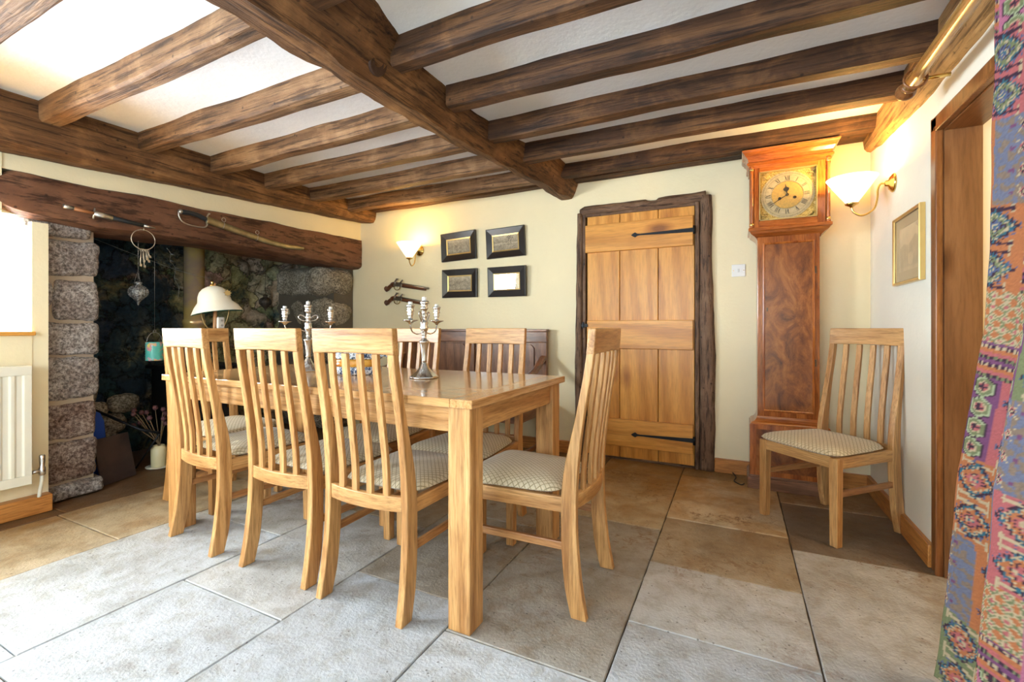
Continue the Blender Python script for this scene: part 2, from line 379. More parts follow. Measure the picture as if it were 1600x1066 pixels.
# ---------------------------------------------------------------- walls
CZ = 2.32
def walls():
    b = MB(); b.box((-3.72, 3.66, 0), (-1.19, 3.9, 2.6)); b.box((-1.19,3.66,2.0), (-.16,3.9,2.6)); b.box((-.16,3.66,0), (.95,3.9,2.6)); b.box((-1.25,3.80,0), (-.1,3.9,2.1))
    struct(b.build('wall_back', cream), 'cream plaster wall with the plank door', 'wall')
    b = MB()
    b.box((-4.15,-2.0,0), (-3.6,-1.4,2.6)); b.box((-4.15,-1.4,0), (-3.6,-.5,1.05)); b.box((-4.15,-1.4,1.85), (-3.6,-.5,2.6)); b.box((-4.15,-.5,0), (-3.6,-.05,2.6))
    b.box((-4.15,-.05,0), (-3.6,1.12,1.01)); b.box((-4.15,-.05,1.69), (-3.6,1.0,2.6)); b.box((-4.15,1.0,1.69),(-3.64,1.12,1.9)); b.box((-4.15,1.12,0), (-3.605,1.19,1.66))
    struct(b.build('wall_left', cream), 'cream plaster wall around the window beside the fireplace', 'wall')
    b = MB(); b.box((-4.15,1.0,1.93), (-3.61,3.66,2.6)); struct(b.build('wall_left', cream), 'cream plaster band between the fireplace lintel and the wall beam', 'wall')
    b = MB(); b.box((.78,2.58,0), (1.0,3.9,2.6)); b.box((.78,1.6,1.93), (1.0,2.58,2.6)); b.box((.78,-2.0,0), (1.0,1.6,2.6))
    struct(b.build('wall_right', cream_r), 'daylight-paled plaster wall beside the curtained doorway', 'wall')
    b = MB(); b.box((-4.15,-2.0,0), (-2.3,-1.8,2.6)); b.box((-2.3,-2,0), (-.1,-1.8,.85)); b.box((-2.3,-2,1.98), (-.1,-1.8,2.6)); b.box((-.1,-2,0), (1.0,-1.8,2.6))
    struct(b.build('wall_front', cream), 'cream plaster wall behind the viewpoint', 'wall')
    b = MB()
    nx, ny = 40, 48
    P = [(lerp(-3.7,.9,i/nx), lerp(-1.9,3.75,j/ny), CZ+.008*noise.noise(Vector((i*.35,j*.35,1)))) for j in range(ny+1) for i in range(nx+1)]
    b.grid(P, nx, ny); b.box((-4.2,-2,2.42),(1.1,3.9,2.5))
    struct(b.build('ceiling', white_ceil, recalc=False), 'white plaster ceiling between the beams', 'ceiling')
    # hall seen through the right-hand doorway
    b = MB(); b.box((1.0,3.0,0), (3.0,3.1,2.6)); b.box((2.9,1.0,0),(3.0,3.0,2.6)); b.box((1.0,1.0,0),(2.9,1.1,2.6)); b.box((1.0,1.0,2.4),(3,3.1,2.5))
    struct(b.build('wall_hall', yellow), 'yellow painted hall wall beyond the doorway', 'wall')
    b = MB(); b.box((1.155,2.965,0), (1.23,2.998,2.05)); b.box((1.155,2.965,2.05),(2.1,2.998,2.12)); b.box((1.23,2.98,0),(2.1,2.998,2.05))
    struct(b.build('trim_1', whitep, bevel=.004), 'white painted door trim in the yellow hall', 'door trim')
walls()
def windows():
    # left window in its deep reveal
    f = MB()
    for z0,z1 in ((1.03,1.07),(1.63,1.69)): f.box((-4.13,-.05,z0),(-4.08,1.12,z1))
    for y0 in (-.05,.32,.70,1.075): f.box((-4.13,y0,1.07),(-4.08,y0+.045,1.63))
    o = struct(f.build('window_1', whitep, bevel=.004), 'white casement window in the left wall beside the fireplace', 'window')
    s = MB(); s.box((-4.08,-.07,1.008),(-3.572,1.128,1.032)); s.build('window_sill', pine[1], o, bevel=.005)
    f = MB()
    for z0,z1 in ((1.05,1.10),(1.80,1.85)): f.box((-4.13,-1.4,z0),(-4.08,-.5,z1))
    for y0 in (-1.4,-.97,-.55): f.box((-4.13,y0,1.1),(-4.08,y0+.05,1.8))
    struct(f.build('window_2', whitep, bevel=.004), 'white casement window further along the left wall', 'window')
    f = MB()
    for z0,z1 in ((.85,.9),(1.93,1.98)): f.box((-2.3,-1.98,z0),(-.1,-1.93,z1))
    for x0 in (-2.3,-1.58,-.86,-.15): f.box((x0,-1.98,.9),(x0+.05,-1.93,1.93))
    struct(f.build('window_3', whitep, bevel=.004), 'white window behind the viewpoint', 'window')
windows()

# ---------------------------------------------------------------- timber
def rough_beam(name, p0, p1, w, h, mat, label, seed=0, amp=.012, ch=.007, step=.05, wave=.01):
    """worn hand-cut timber; top centre line p0 -> p1, hangs h below"""
    p0, p1 = Vector(p0), Vector(p1); d = p1-p0; Ln = d.length; t = d.normalized(); sdir = Vector((-t.y, t.x, 0)).normalized()
    n = max(4, int(Ln/step)); rings = []
    prof = []
    def seg(a, b, k):
        for i in range(k): prof.append((lerp(a[0],b[0],i/k), lerp(a[1],b[1],i/k)))
    hw = w/2
    seg((-hw,0),(-hw,-h+ch),4); seg((-hw,-h+ch),(-hw+ch,-h),2); seg((-hw+ch,-h),(hw-ch,-h),4); seg((hw-ch,-h),(hw,-h+ch),2); seg((hw,-h+ch),(hw,0),4); seg((hw,0),(-hw,0),2)
    for i in range(n+1):
        c = p0 + d*(i/n); ring = []
        wob = noise.noise(Vector((i*step*1.6, seed*7.1, 0)))*wave; wz = noise.noise(Vector((i*step*1.3, seed*3.7, 5)))*wave
        for (a, b) in prof:
            q = Vector((a*5, b*5, i*step*2.2 + seed*11))
            k = 1 + (noise.noise(q)*amp*1.0 + noise.noise(q*3.7)*amp*.35)/max(hw, .04)
            kb = 0 if b > -.001 else noise.noise(q*1.3+Vector((9,9,9)))*amp
            ring.append(c + sdir*(a*k+wob) + Vector((0,0,b + kb + (wz if b < -.001 else 0))))
        rings.append(ring)
    mb = MB(); mb.loft(rings, smooth=True)
    o0 = (p0+p1)/2; mb.v = [tuple(Vector(v)-o0) for v in mb.v]
    o = mb.build(name, mat, loc=o0, sharp=28)
    return struct(o, label, 'ceiling beam')
ORD = ['first', 'second', 'third', 'fourth', 'fifth', 'sixth', 'seventh']
ly = [3.35, 2.94, 2.505, 2.07, 1.63, 1.16, .70, .2, -.3, -.8, -1.3]
for i, y in enumerate(ly):
    nm = (ORD[i]+' joist out from the door wall, between the fireplace beam and the main beam') if i < 7 else 'ceiling joist behind the viewpoint on the fireplace side'
    rough_beam('ceiling_beam', (-3.56, y, CZ+.01), (-1.40 if y > 3 else -1.5, y+.0, CZ+.01), .098, .125, beam_x, 'worn brown '+nm, i+1, .007, .012)
ry = [3.37, 2.885, 2.48, 2.03, 1.595, 1.14, .6, .1, -.4, -.9, -1.4]
for i, y in enumerate(ry):
    nm = (ORD[i]+' joist out from the door wall, between the main beam and the right wall') if i < 5 else 'ceiling joist behind the viewpoint on the right side'
    rough_beam('ceiling_beam', (-1.36, y, CZ+.01), (.79, y+.02, CZ+.01), .092, (.105 if i == 0 else .125), beam_x2, 'shade-darkened brown '+nm, i+21, .008, .012)
# slim timbers along the door wall
rough_beam('ceiling_beam', (-1.2, 3.60, CZ+.01), (.78, 3.60, CZ+.01), .13, .07, beam_x2, 'slim dark timber along the top of the door wall above the clock', 41, .006, .01)
rough_beam('ceiling_beam', (-3.4, 3.615, CZ+.01), (-1.45, 3.615, CZ+.01), .09, .07, beam_x2, 'slim dark timber along the top of the door wall above the pictures', 42, .006, .01)
def main_beam():
    xl = [(-1.8,-1.62),(.5,-1.60),(.9,-1.578),(1.5,-1.548),(1.95,-1.533),(2.68,-1.425),(3.66,-1.325)]
    xb = [(-1.8,-1.46),(1.0,-1.450),(1.6,-1.452),(2.1,-1.44),(2.7,-1.375),(3.66,-1.24)]
    xt = [(-1.8,-1.22),(1.0,-1.21),(1.35,-1.235),(1.55,-1.30),(1.8,-1.36),(2.2,-1.37),(2.7,-1.335),(2.95,-1.25),(3.11,-1.18),(3.66,-1.16)]
    rings = []; n = 150
    for i in range(n+1):
        y = lerp(-1.8, 3.655, i/n); a, b, c = interp(xl,y), interp(xb,y), interp(xt,y); zb = 2.137
        P = [(a-.035, CZ+.02), (a-.03,2.25), (a-.025,zb+.045), (a-.012,zb+.012), (a,zb), (lerp(a,b,.5),zb-.002), (b,zb), (b+.012,zb+.014), (lerp(b,c,.25)+.02,zb+.06), (lerp(b,c,.5)+.015,zb+.10),(lerp(b,c,.8),zb+.145),(c,CZ+.02)]
        Q = []
        for k in range(len(P)):
            p, q = P[k], P[(k+1)%len(P)]
            Q.append(p); Q.append(((p[0]+q[0])/2, (p[1]+q[1])/2))
        ring = []
        for k, (x, z) in enumerate(Q):
            v = Vector((x*7, y*4.5, z*7)); w = Vector((x*22, y*12, z*22))
            d = noise.noise(v)*.018 + noise.noise(w)*.006
            ring.append(Vector((x + (d if z < CZ else 0), y, z + (d*.55 if z < CZ else 0))))
        rings.append(ring)
    mb = MB(); mb.loft(rings, smooth=True)
    o = struct(mb.build('ceiling_beam', beam_y, sharp=26), 'massive worn main ceiling beam running from the viewpoint to the door wall', 'ceiling beam')
    k = MB()
    c = Vector((-1.40, 1.52, 2.205)); nrm = Vector((.93,0,-.36)).normalized()
    M = Matrix.Translation(c) @ nrm.to_track_quat('Z','Y').to_matrix().to_4x4()
    k.lathe([(.050,-.01),(.054,.002),(.046,.009),(.036,.003),(.026,.010),(.014,.0),(.001,.003)], n=16, M=M)
    k.build('knot', plain('dark_knot', (.05,.02,.01), .7, bscale=60, bstr=.6), o)
main_beam()
def fire_beam():
    rings = []; n = 110
    for i in range(n+1):
        y = lerp(-1.8, 3.655, i/n); zb = interp([(-1.8,1.98),(.5,1.99),(.96,2.01),(1.9,2.068),(3.66,2.165)], y); xf = interp([(-1.8,-3.5),(2.9,-3.47),(3.66,-3.385)], y)
        zt = CZ+.02
        P = [(xf, zt), (xf+.004, (zt+zb)/2+.03), (xf, zb+.06), (xf-.004, zb+.03), (xf-.03, zb), (xf-.08, zb-.004), (xf-.2, zb+.01), (xf-.2, zt)]
        ring = []
        for x, z in P:
            d = noise.noise(Vector((x*8, y*3.5, z*8)))*.016 + noise.noise(Vector((x*20, y*14, z*20)))*.005
            ring.append(Vector((x + (d if x > xf-.15 else 0), y, z + (d*.7 if z < zt-.01 else 0))))
        rings.append(ring)
    mb = MB(); mb.loft(rings, smooth=True)
    struct(mb.build('ceiling_beam', beam_y, sharp=26), 'dark wall beam above the fireplace carrying the joist ends', 'ceiling beam')
    rings = []
    for i in range(n+1):
        y = lerp(-1.8, 3.655, i/n); zb = interp([(-1.8,2.06),(2.1,2.085),(2.6,2.08),(3.4,2.14),(3.66,2.18)], y)
        d = noise.noise(Vector((1, y*3, 2)))*.015 + noise.noise(Vector((4, y*9, 2)))*.006
        rings.append([Vector((.745+d*.5, y, CZ+.02)), Vector((.738+d*.5, y, zb+.09+d)), Vector((.745, y, zb+.03+d)), Vector((.76, y, zb+.01+d)), Vector((.80, y, zb-.005+d)), Vector((.80, y, CZ+.02))])
    mb = MB(); mb.loft(rings, smooth=True)
    struct(mb.build('ceiling_beam', gold_beam, sharp=26), 'golden brown wall plate timber along the top of the right wall', 'ceiling beam')
fire_beam()
def lintel():
    rings = []; n = 80
    for i in range(n+1):
        y = lerp(.985, 3.655, i/n)
        zb = interp([(.985,1.71),(1.1,1.685),(1.4,1.665),(2.15,1.70),(3.66,1.678)], y); zt = interp([(.985,1.90),(1.05,1.93),(1.88,1.952),(3.66,1.995)], y)
        e = min(1, (y-.985)/.05)**.5 if y < 1.035 else 1
        P = [(-3.95,zt),(-3.62,zt),(-3.592,zt-.012),(-3.588,(zt+zb)/2+.05),(-3.586,(zt+zb)/2-.05),(-3.59,zb+.04),(-3.60,zb+.02),(-3.64,zb),(-3.75,zb-.002),(-3.95,zb)]
        c = (zt+zb)/2; ring = []
        for x, z in P:
            d = noise.noise(Vector((x*7, y*3, z*7)))*.010 + noise.noise(Vector((x*20, y*9, z*20)))*.003
            ring.append(Vector((x + d, y, c+(z-c)*(0.75+.25*e) + d)))
        rings.append(ring)
    mb = MB(); mb.loft(rings, smooth=True)
    struct(mb.build('fireplace_lintel', lintel_m, sharp=30), 'huge dark oak fireplace lintel with sword and bayonet on it', 'lintel')
lintel()

# ---------------------------------------------------------------- fireplace stone
gr1 = granite('pink_grey_granite', (.33,.30,.28), (.60,.57,.54), (.50,.40,.35))
gr2 = granite('red_granite', (.26,.19,.16), (.50,.42,.36), (.42,.28,.23))
gr3 = granite('sooty_granite', (.32,.28,.22), (.66,.60,.48), (.5,.46,.4))
mortar = plain('tan_mortar', (.42,.33,.24), .95, bscale=50, bstr=.6)
def rock(mb, a, b, seed, amp=.02, n=9, power=5.0):
    """rounded rough block inside box a-b"""
    a, b = Vector(a), Vector(b); c = (a+b)/2; h = (b-a)/2; vs = []; fs = []
    def P(u, v, w):
        d = Vector((u, v, w)); m = (abs(u)**power+abs(v)**power+abs(w)**power)**(1/power); d /= m
        p = Vector((c.x+d.x*h.x, c.y+d.y*h.y, c.z+d.z*h.z)); q = p*5+Vector((seed*3.1,seed*1.7,seed))
        k = noise.noise(q)*amp + noise.noise(q*3.3)*amp*.45 + noise.noise(q*9)*amp*.18
        nn = Vector((d.x/h.x, d.y/h.y, d.z/h.z)).normalized(); return p + nn*k
    for ax in range(3):
        for sg in (-1, 1):
            base = len(vs)
            for j in range(n+1):
                for i in range(n+1):
                    u, v = -1+2*i/n, -1+2*j/n
                    t = [0,0,0]; t[ax] = sg; t[(ax+1)%3] = u*sg; t[(ax+2)%3] = v; vs.append(P(*t))
            for j in range(n):
                for i in range(n):
                    k = base+j*(n+1)+i; fs.append((k, k+1, k+n+2, k+n+1))
    mb.add(vs, fs, True)
def pier():
    zs = [1.72,1.60,1.366,1.093,.874,.601,.362,.097,.0]
    mb = MB()
    R = random.Random(3)
    for i in range(8):
        z1, z0 = zs[i], zs[i+1]
        mb.m = 1 if i in (5,6) else 0
        y0, y1 = 1.175, 1.46
        xf = -3.67
        if i == 0: y0, y1, xf = 1.10, 1.42, -3.655
        if i == 2: y0 = 1.24
        if i == 7: y0, y1, xf = 1.2, 1.47, -3.64
        rock(mb, (-4.15, y0, z0+.006), (xf, y1+R.uniform(-.005,.012), z1-.006), i*5+1, .017, 26, 9)
    rock(mb, (-4.1,1.18,1.07), (-3.70,1.25,1.36), 77, .008, 8, 9)
    mb.m = 2; mb.box((-4.12,1.20,0), (-3.70,1.435,1.70))
    struct(mb.build('stone_pillar', [gr1, gr2, mortar]), 'rough granite block pillar at the left of the fireplace', 'pillar')
    mb = MB()
    B = [(3.25,3.68,1.38,1.69,.02),(3.30,3.68,1.05,1.36,.04),(3.26,3.68,.72,1.03,.03),(3.3,3.68,.38,.70,.03),(3.25,3.68,0,.36,.02)]
    for i, (y0,y1,z0,z1,o) in enumerate(B):
        rock(mb, (-4.1,y0,z0), (-3.64-o,y1,z1), i*7+40, .035, 22, 2.6)
        rock(mb, (-4.6,y0+.1,z0+.02), (-4.0,y1,z1), i*7+90, .03, 12, 4)
    mb.m = 1; mb.box((-4.6,3.40,0), (-3.72,3.7,1.7))
    struct(mb.build('stone_pillar', [gr3, plain('sooty_mortar', (.13,.11,.08), .95, bscale=30, bstr=.7)]), 'rounded boulders at the right of the fireplace', 'pillar')
    # sooty recess: back, left cheek, hood, hearth
    m, nt, N, L, bs = newmat('hazed_sooty_rubble'); mp = coords(N, L, (1,1,1), False)
    nd = noisen(N, L, mp, 4, 5, .65); vm = N.new('ShaderNodeVectorMath'); vm.operation = 'MULTIPLY_ADD'; L.new(nd.outputs['Color'], vm.inputs[0]); vm.inputs[1].default_value = (.42,.42,.42); L.new(mp.outputs[0], vm.inputs[2])
    vo = N.new('ShaderNodeTexVoronoi'); vo.feature = 'DISTANCE_TO_EDGE'; vo.inputs['Scale'].default_value = 4.6; L.new(vm.outputs[0], vo.inputs['Vector'])
    vc = N.new('ShaderNodeTexVoronoi'); vc.inputs['Scale'].default_value = 4.6; L.new(vm.outputs[0], vc.inputs['Vector'])
    n1 = noisen(N, L, mp, 3, 6, .65, .5); n2 = noisen(N, L, mp, 30, 5, .7)
    sp = N.new('ShaderNodeSeparateXYZ'); L.new(mp.outputs[0], sp.inputs[0])
    # bluish lens haze and a lit right end painted into the soot colours
    mr = N.new('ShaderNodeMapRange'); mr.inputs['From Min'].default_value = 2.1; mr.inputs['From Max'].default_value = 3.0; mr.inputs['To Min'].default_value = -.08; mr.inputs['To Max'].default_value = .14; L.new(sp.outputs[1], mr.inputs[0])
    ad = N.new('ShaderNodeMath'); ad.operation = 'ADD'; L.new(n1.outputs[0], ad.inputs[0]); L.new(mr.outputs[0], ad.inputs[1])
    r = ramp(N, [(.36, (.02,.06,.09)), (.47, (.06,.10,.105)), (.56, (.28,.26,.15)), (.68, (.60,.54,.36))]); L.new(ad.outputs[0], r.inputs[0])
    c = mix(N, L, r.outputs[0], vc.outputs['Color'], .18, 'OVERLAY')
    re = ramp(N, [(.0, (.32,.32,.32)), (.05, (1,1,1))]); L.new(vo.outputs['Distance'], re.inputs[0])
    c = mix(N, L, c, re.outputs[0], .9, 'MULTIPLY')
    rn = ramp(N, [(.35, (.6,.6,.6)), (.65, (1.3,1.3,1.3))]); L.new(n2.outputs[0], rn.inputs[0]); c = mix(N, L, c, rn.outputs[0], .8, 'MULTIPLY')
    L.new(c, bs.inputs['Base Color']); bs.inputs['Roughness'].default_value = .75
    mm = N.new('ShaderNodeMath'); mm.operation = 'MULTIPLY_ADD'; L.new(re.outputs[0], mm.inputs[0]); mm.inputs[1].default_value = 1.5; L.new(n2.outputs[0], mm.inputs[2])
    bump(N, L, bs, mm.outputs[0], .9, .03)
    def rub(P0, U, V, nrm, nu, nv, amp):
        out = []
        for j in range(nv+1):
            for i in range(nu+1):
                p = Vector(P0)+Vector(U)*(i/nu)+Vector(V)*(j/nv)
                d, pt = noise.voronoi(p*4.2); e = min(1, (d[1]-d[0])*3.5)
                out.append(p + Vector(nrm)*(e*amp + noise.noise(p*11)*amp*.35 + noise.noise(p*2)*amp*.8))
        return out
    mb = MB(); mb.grid(rub((-4.62,1.3,0),(0,2.5,0),(0,0,2.4),(1,0,0),110,100,.06), 110, 100); mb.box((-4.9,1.2,0),(-4.7,3.8,2.5))
    struct(mb.build('wall_fireplace', m, recalc=False), 'soot-blackened rubble stone at the back of the fireplace', 'wall')
    mb = MB(); mb.grid(rub((-4.75,1.385,0),(1.02,0,0),(0,0,2.4),(0,1,0),50,90,.04), 50, 90); mb.box((-4.9,1.16,0),(-4.1,1.34,2.5))
    struct(mb.build('wall_fireplace', m, recalc=False), 'sooty side wall of the fireplace behind the pillar', 'wall')
    mb = MB(); mb.box((-4.9,1.16,1.95),(-3.7,3.75,2.5)); struct(mb.build('wall_fireplace', m, recalc=False), 'dark hood above the fireplace recess', 'wall')
    mb = MB(); mb.box((-4.9,3.66,0),(-3.72,3.9,2.5)); struct(mb.build('wall_fireplace', m, recalc=False), 'sooty right-hand end wall of the fireplace', 'wall')
    mb = MB(); R = random.Random(5)
    k = 0
    for (y, x, z, s) in [(1.60,-4.45,.0,.26),(1.62,-4.48,.24,.24),(1.85,-4.42,.0,.28),(1.9,-4.46,.22,.2),(1.6,-4.45,.46,.22),(1.72,-4.4,.36,.16),(2.05,-4.44,.38,.17)]:
        k += 1; x += .06; y = 1.60+(y-1.6)*.62; rock(mb, (x-s*.4,y-s*.55,z), (x+s*.4,y+s*.55,z+s*.85), k+200, .02, 12, 2.6)
    tag(mb.build('rubble_stones', gr3), 'dark rubble stones heaped against the back of the hearth', 'stones', kind='stuff')
pier()

# ---------------------------------------------------------------- skirtings and doorway trim
def trims():
    b = MB(); b.box((-.14,3.635,0),(.085,3.66,.10)); b.box((.54,3.635,0),(.78,3.66,.10)); b.build('baseboard_back', skirt[0], bevel=.004)
    struct(bpy.data.objects['baseboard_back'], 'orange-brown wooden skirting on the door wall', 'skirting')
    b = MB(); b.box((-3.6,3.635,0),(-1.19,3.66,.10)); struct(b.build('baseboard_back', skirt[0], bevel=.004), 'orange-brown wooden skirting behind the settle', 'skirting')
    b = MB(); b.box((.755,2.595,0),(.78,3.66,.10)); struct(b.build('baseboard_right', skirt[1], bevel=.004), 'orange-brown wooden skirting on the right wall', 'skirting')
    b = MB(); b.box((-3.6,-1.8,0),(-3.53,1.185,.10)); struct(b.build('baseboard_left', skirt[1], bevel=.006), 'thick orange-brown wooden skirting below the radiator', 'skirting')
    # right-hand doorway: architrave + plank lining
    b = MB()
    b.box((.765,2.535,0),(.792,2.592,1.955)); b.box((.765,1.6,1.90),(.792,2.592,1.955)); b.box((.758,2.52,0),(.785,2.538,1.905)); b.box((.758,1.6,1.886),(.785,2.538,1.905))
    o = struct(b.build('door_2', archit[2], bevel=.004), 'brown wooden architrave of the open doorway behind the curtain', 'doorway')
    b = MB(); b.box((.785,2.515,0),(.905,2.58,1.93)); b.build('lining', lining, o, label='wide brown pine side lining with knots')
    b = MB(); b.box((.785,1.6,1.88),(.905,2.515,1.93)); b.build('head_lining', archit[1], o)
trims()

# ---------------------------------------------------------------- plank door
def plank_door():
    iron = plain('black_iron', (.015,.017,.02), .45, .6, bscale=80, bstr=.4)
    o = thing('plank_door', 'golden pine ledged plank door with black strap hinges', 'door', (-.695,3.66,0)); o['kind'] = 'thing'
    ox = -.695
    def X(x): return x-ox
    cuts = [-1.105,-.835,-.538,-.275]
    for i, (a, b_) in enumerate(zip(cuts, cuts[1:])):
        b = MB(); b.box((X(a)+.002,-.01,.02),(X(b_)-.002,.02,1.975)); b.build('plank', pine[2], o, bevel=.004)
    for (z0,z1,xl) in ((1.668,1.892,-1.112),(.887,1.112,-1.098),(.112,.328,-1.10)):
        b = MB(); b.box((X(xl),-.038,z0),(X(-.285),-.0101,z1)); b.build('ledge', pine[0], o, bevel=.004)
    for z in (1.78,.215):
        b = MB()
        x1, x0 = X(-.283), X(-.69)
        P = [(x1,-.016),(x1,.016),(x0+.02,.006),(x0,.008),(x0-.018,.020),(x0-.036,.010),(x0-.05,0),(x0-.036,-.010),(x0-.018,-.020),(x0,-.008),(x0+.02,-.006)]
        M = Matrix.Translation((0,-.038,z)) @ Matrix.Rotation(PI/2,4,'X')
        b.prism(P, .006, M); h = b.build('strap_hinge', iron, o, bevel=.0015)
        p = MB(); p.lathe([(.009,-.03),(.009,.03)], (X(-.277),-.046,z), 10); p.build('hinge_pin', iron, h)
    b = MB(); b.box((X(-1.14),-.05,1.06),(X(-1.09),-.04,1.085)); b.box((X(-1.13),-.06,1.05),(X(-1.12),-.04,1.10)); b.build('latch', iron, o)
    # old frame
    def post(name, x0, x1, z0, z1, seed, flare=0, w2=.0):
        rings = []; n = 60
        for i in range(n+1):
            z = lerp(z0,z1,i/n); ring = []
            fl = interp([(0,flare*.6),(.4,flare*.8),(.85,flare),(1.2,flare*.45),(1.5,flare*.1),(2.1,0)], z)
            a, c = (x0, x1+fl) if x0 > -.5 else (x0-fl, x1)
            for (x, y) in [(a,3.75),(a,3.645),(a+.008,3.628),((a*3+c)/4,3.622),((a+c)/2,3.618),((a+3*c)/4,3.622),(c-.008,3.628),(c,3.645),(c,3.75)]:
                d = noise.noise(Vector((x*12+seed,z*4,y*5)))*.008 + noise.noise(Vector((x*30+seed,z*14,y*9)))*.003
                ring.append(Vector((x+d, y+(d if y<3.7 else 0), z)))
            rings.append(ring)
        mb = MB(); mb.loft(rings, smooth=True); return mb
    f = post('l', -1.19,-1.135, 0, 2.0, 3, .02).build('door_1', frame_m[2])
    struct(f, 'rough dark timber frame around the plank door', 'door frame')
    post('r', -.243,-.158, 0, 2.03, 9, .025).build('frame_post', frame_m[2], f)
    b = MB(); b.box((-1.137,3.632,0),(-1.112,3.75,1.99)); b.box((-.272,3.628,0),(-.243,3.75,1.99)); b.build('door_stop', frame_m[2], f, bevel=.006)
    rings = []
    for i in range(50):
        x = lerp(-1.16,-.20,i/49); zt = interp([(-1.16,2.035),(-1.12,2.055),(-.62,2.052),(-.61,2.04),(-.55,2.04),(-.54,2.055),(-.2,2.06)], x)
        d = noise.noise(Vector((x*8,3,1)))*.007
        rings.append([Vector((x,3.76,1.985)), Vector((x,3.632,1.985)), Vector((x,3.625+d,2.005)), Vector((x,3.62+d,2.02)), Vector((x,3.635,zt+d)), Vector((x,3.76,zt))])
    mb = MB(); mb.loft(rings, smooth=True); mb.box((-1.12,3.637,1.965),(-.25,3.70,1.99)); mb.build('frame_head', frame_m[0], f)
    b = MB(); b.box((-1.12,3.66,-.01),(-.26,3.78,.018)); b.build('threshold', frame_m[0], f)
plank_door()

# ---------------------------------------------------------------- chairs
fab = None
def seat_fabric():
    m, nt, N, L, bs = newmat('cream_lattice_fabric'); mp = coords(N, L, (1,1,1), False)
    sx = N.new('ShaderNodeSeparateXYZ'); L.new(mp.outputs[0], sx.inputs[0])
    def tri(sgn, freq):
        a = N.new('ShaderNodeMath'); a.operation = 'MULTIPLY_ADD'; L.new(sx.outputs[1], a.inputs[0]); a.inputs[1].default_value = sgn*.8; L.new(sx.outputs[0], a.inputs[2])
        f = N.new('ShaderNodeMath'); f.operation = 'MULTIPLY'; L.new(a.outputs[0], f.inputs[0]); f.inputs[1].default_value = freq
        fr = N.new('ShaderNodeMath'); fr.operation = 'PINGPONG'; L.new(f.outputs[0], fr.inputs[0]); fr.inputs[1].default_value = .5
        return fr.outputs[0]
    mn = N.new('ShaderNodeMath'); mn.operation = 'MINIMUM'; L.new(tri(1, 50), mn.inputs[0]); L.new(tri(-1, 50), mn.inputs[1])
    r = ramp(N, [(.05, (.30,.24,.14)), (.12, (.62,.54,.38))]); L.new(mn.outputs[0], r.inputs[0])
    n = noisen(N, L, mp, 160, 3); rn = ramp(N, [(.3, (.82,.82,.82)), (.7, (1.1,1.1,1.1))]); L.new(n.outputs[0], rn.inputs[0])
    c = mix(N, L, r.outputs[0], rn.outputs[0], .8, 'MULTIPLY'); L.new(c, bs.inputs['Base Color'])
    bs.inputs['Roughness'].default_value = .8; bs.inputs['Specular IOR Level'].default_value = .3; bs.inputs['Sheen Weight'].default_value = .2
    bump(N, L, bs, n.outputs[0], .3, .002); return m
fab = seat_fabric()
YF = [(0,-.041),(.107,-.014),(.26,-.001),(.40,0),(.45,-.001),(.53,-.010),(.62,-.029),(.71,-.051),(.85,-.078),(.91,-.088),(.98,-.097),(1.05,-.104)]
YR = [(0,-.099),(.12,-.076),(.264,-.061),(.4,-.057),(.534,-.062),(.65,-.074),(.75,-.088),(.88,-.112),(.95,-.122),(1.05,-.130)]
def sm(tab, z):
    return (interp(tab, z-.035)+interp(tab, z)*2+interp(tab, z+.035))/4
SO = -.20
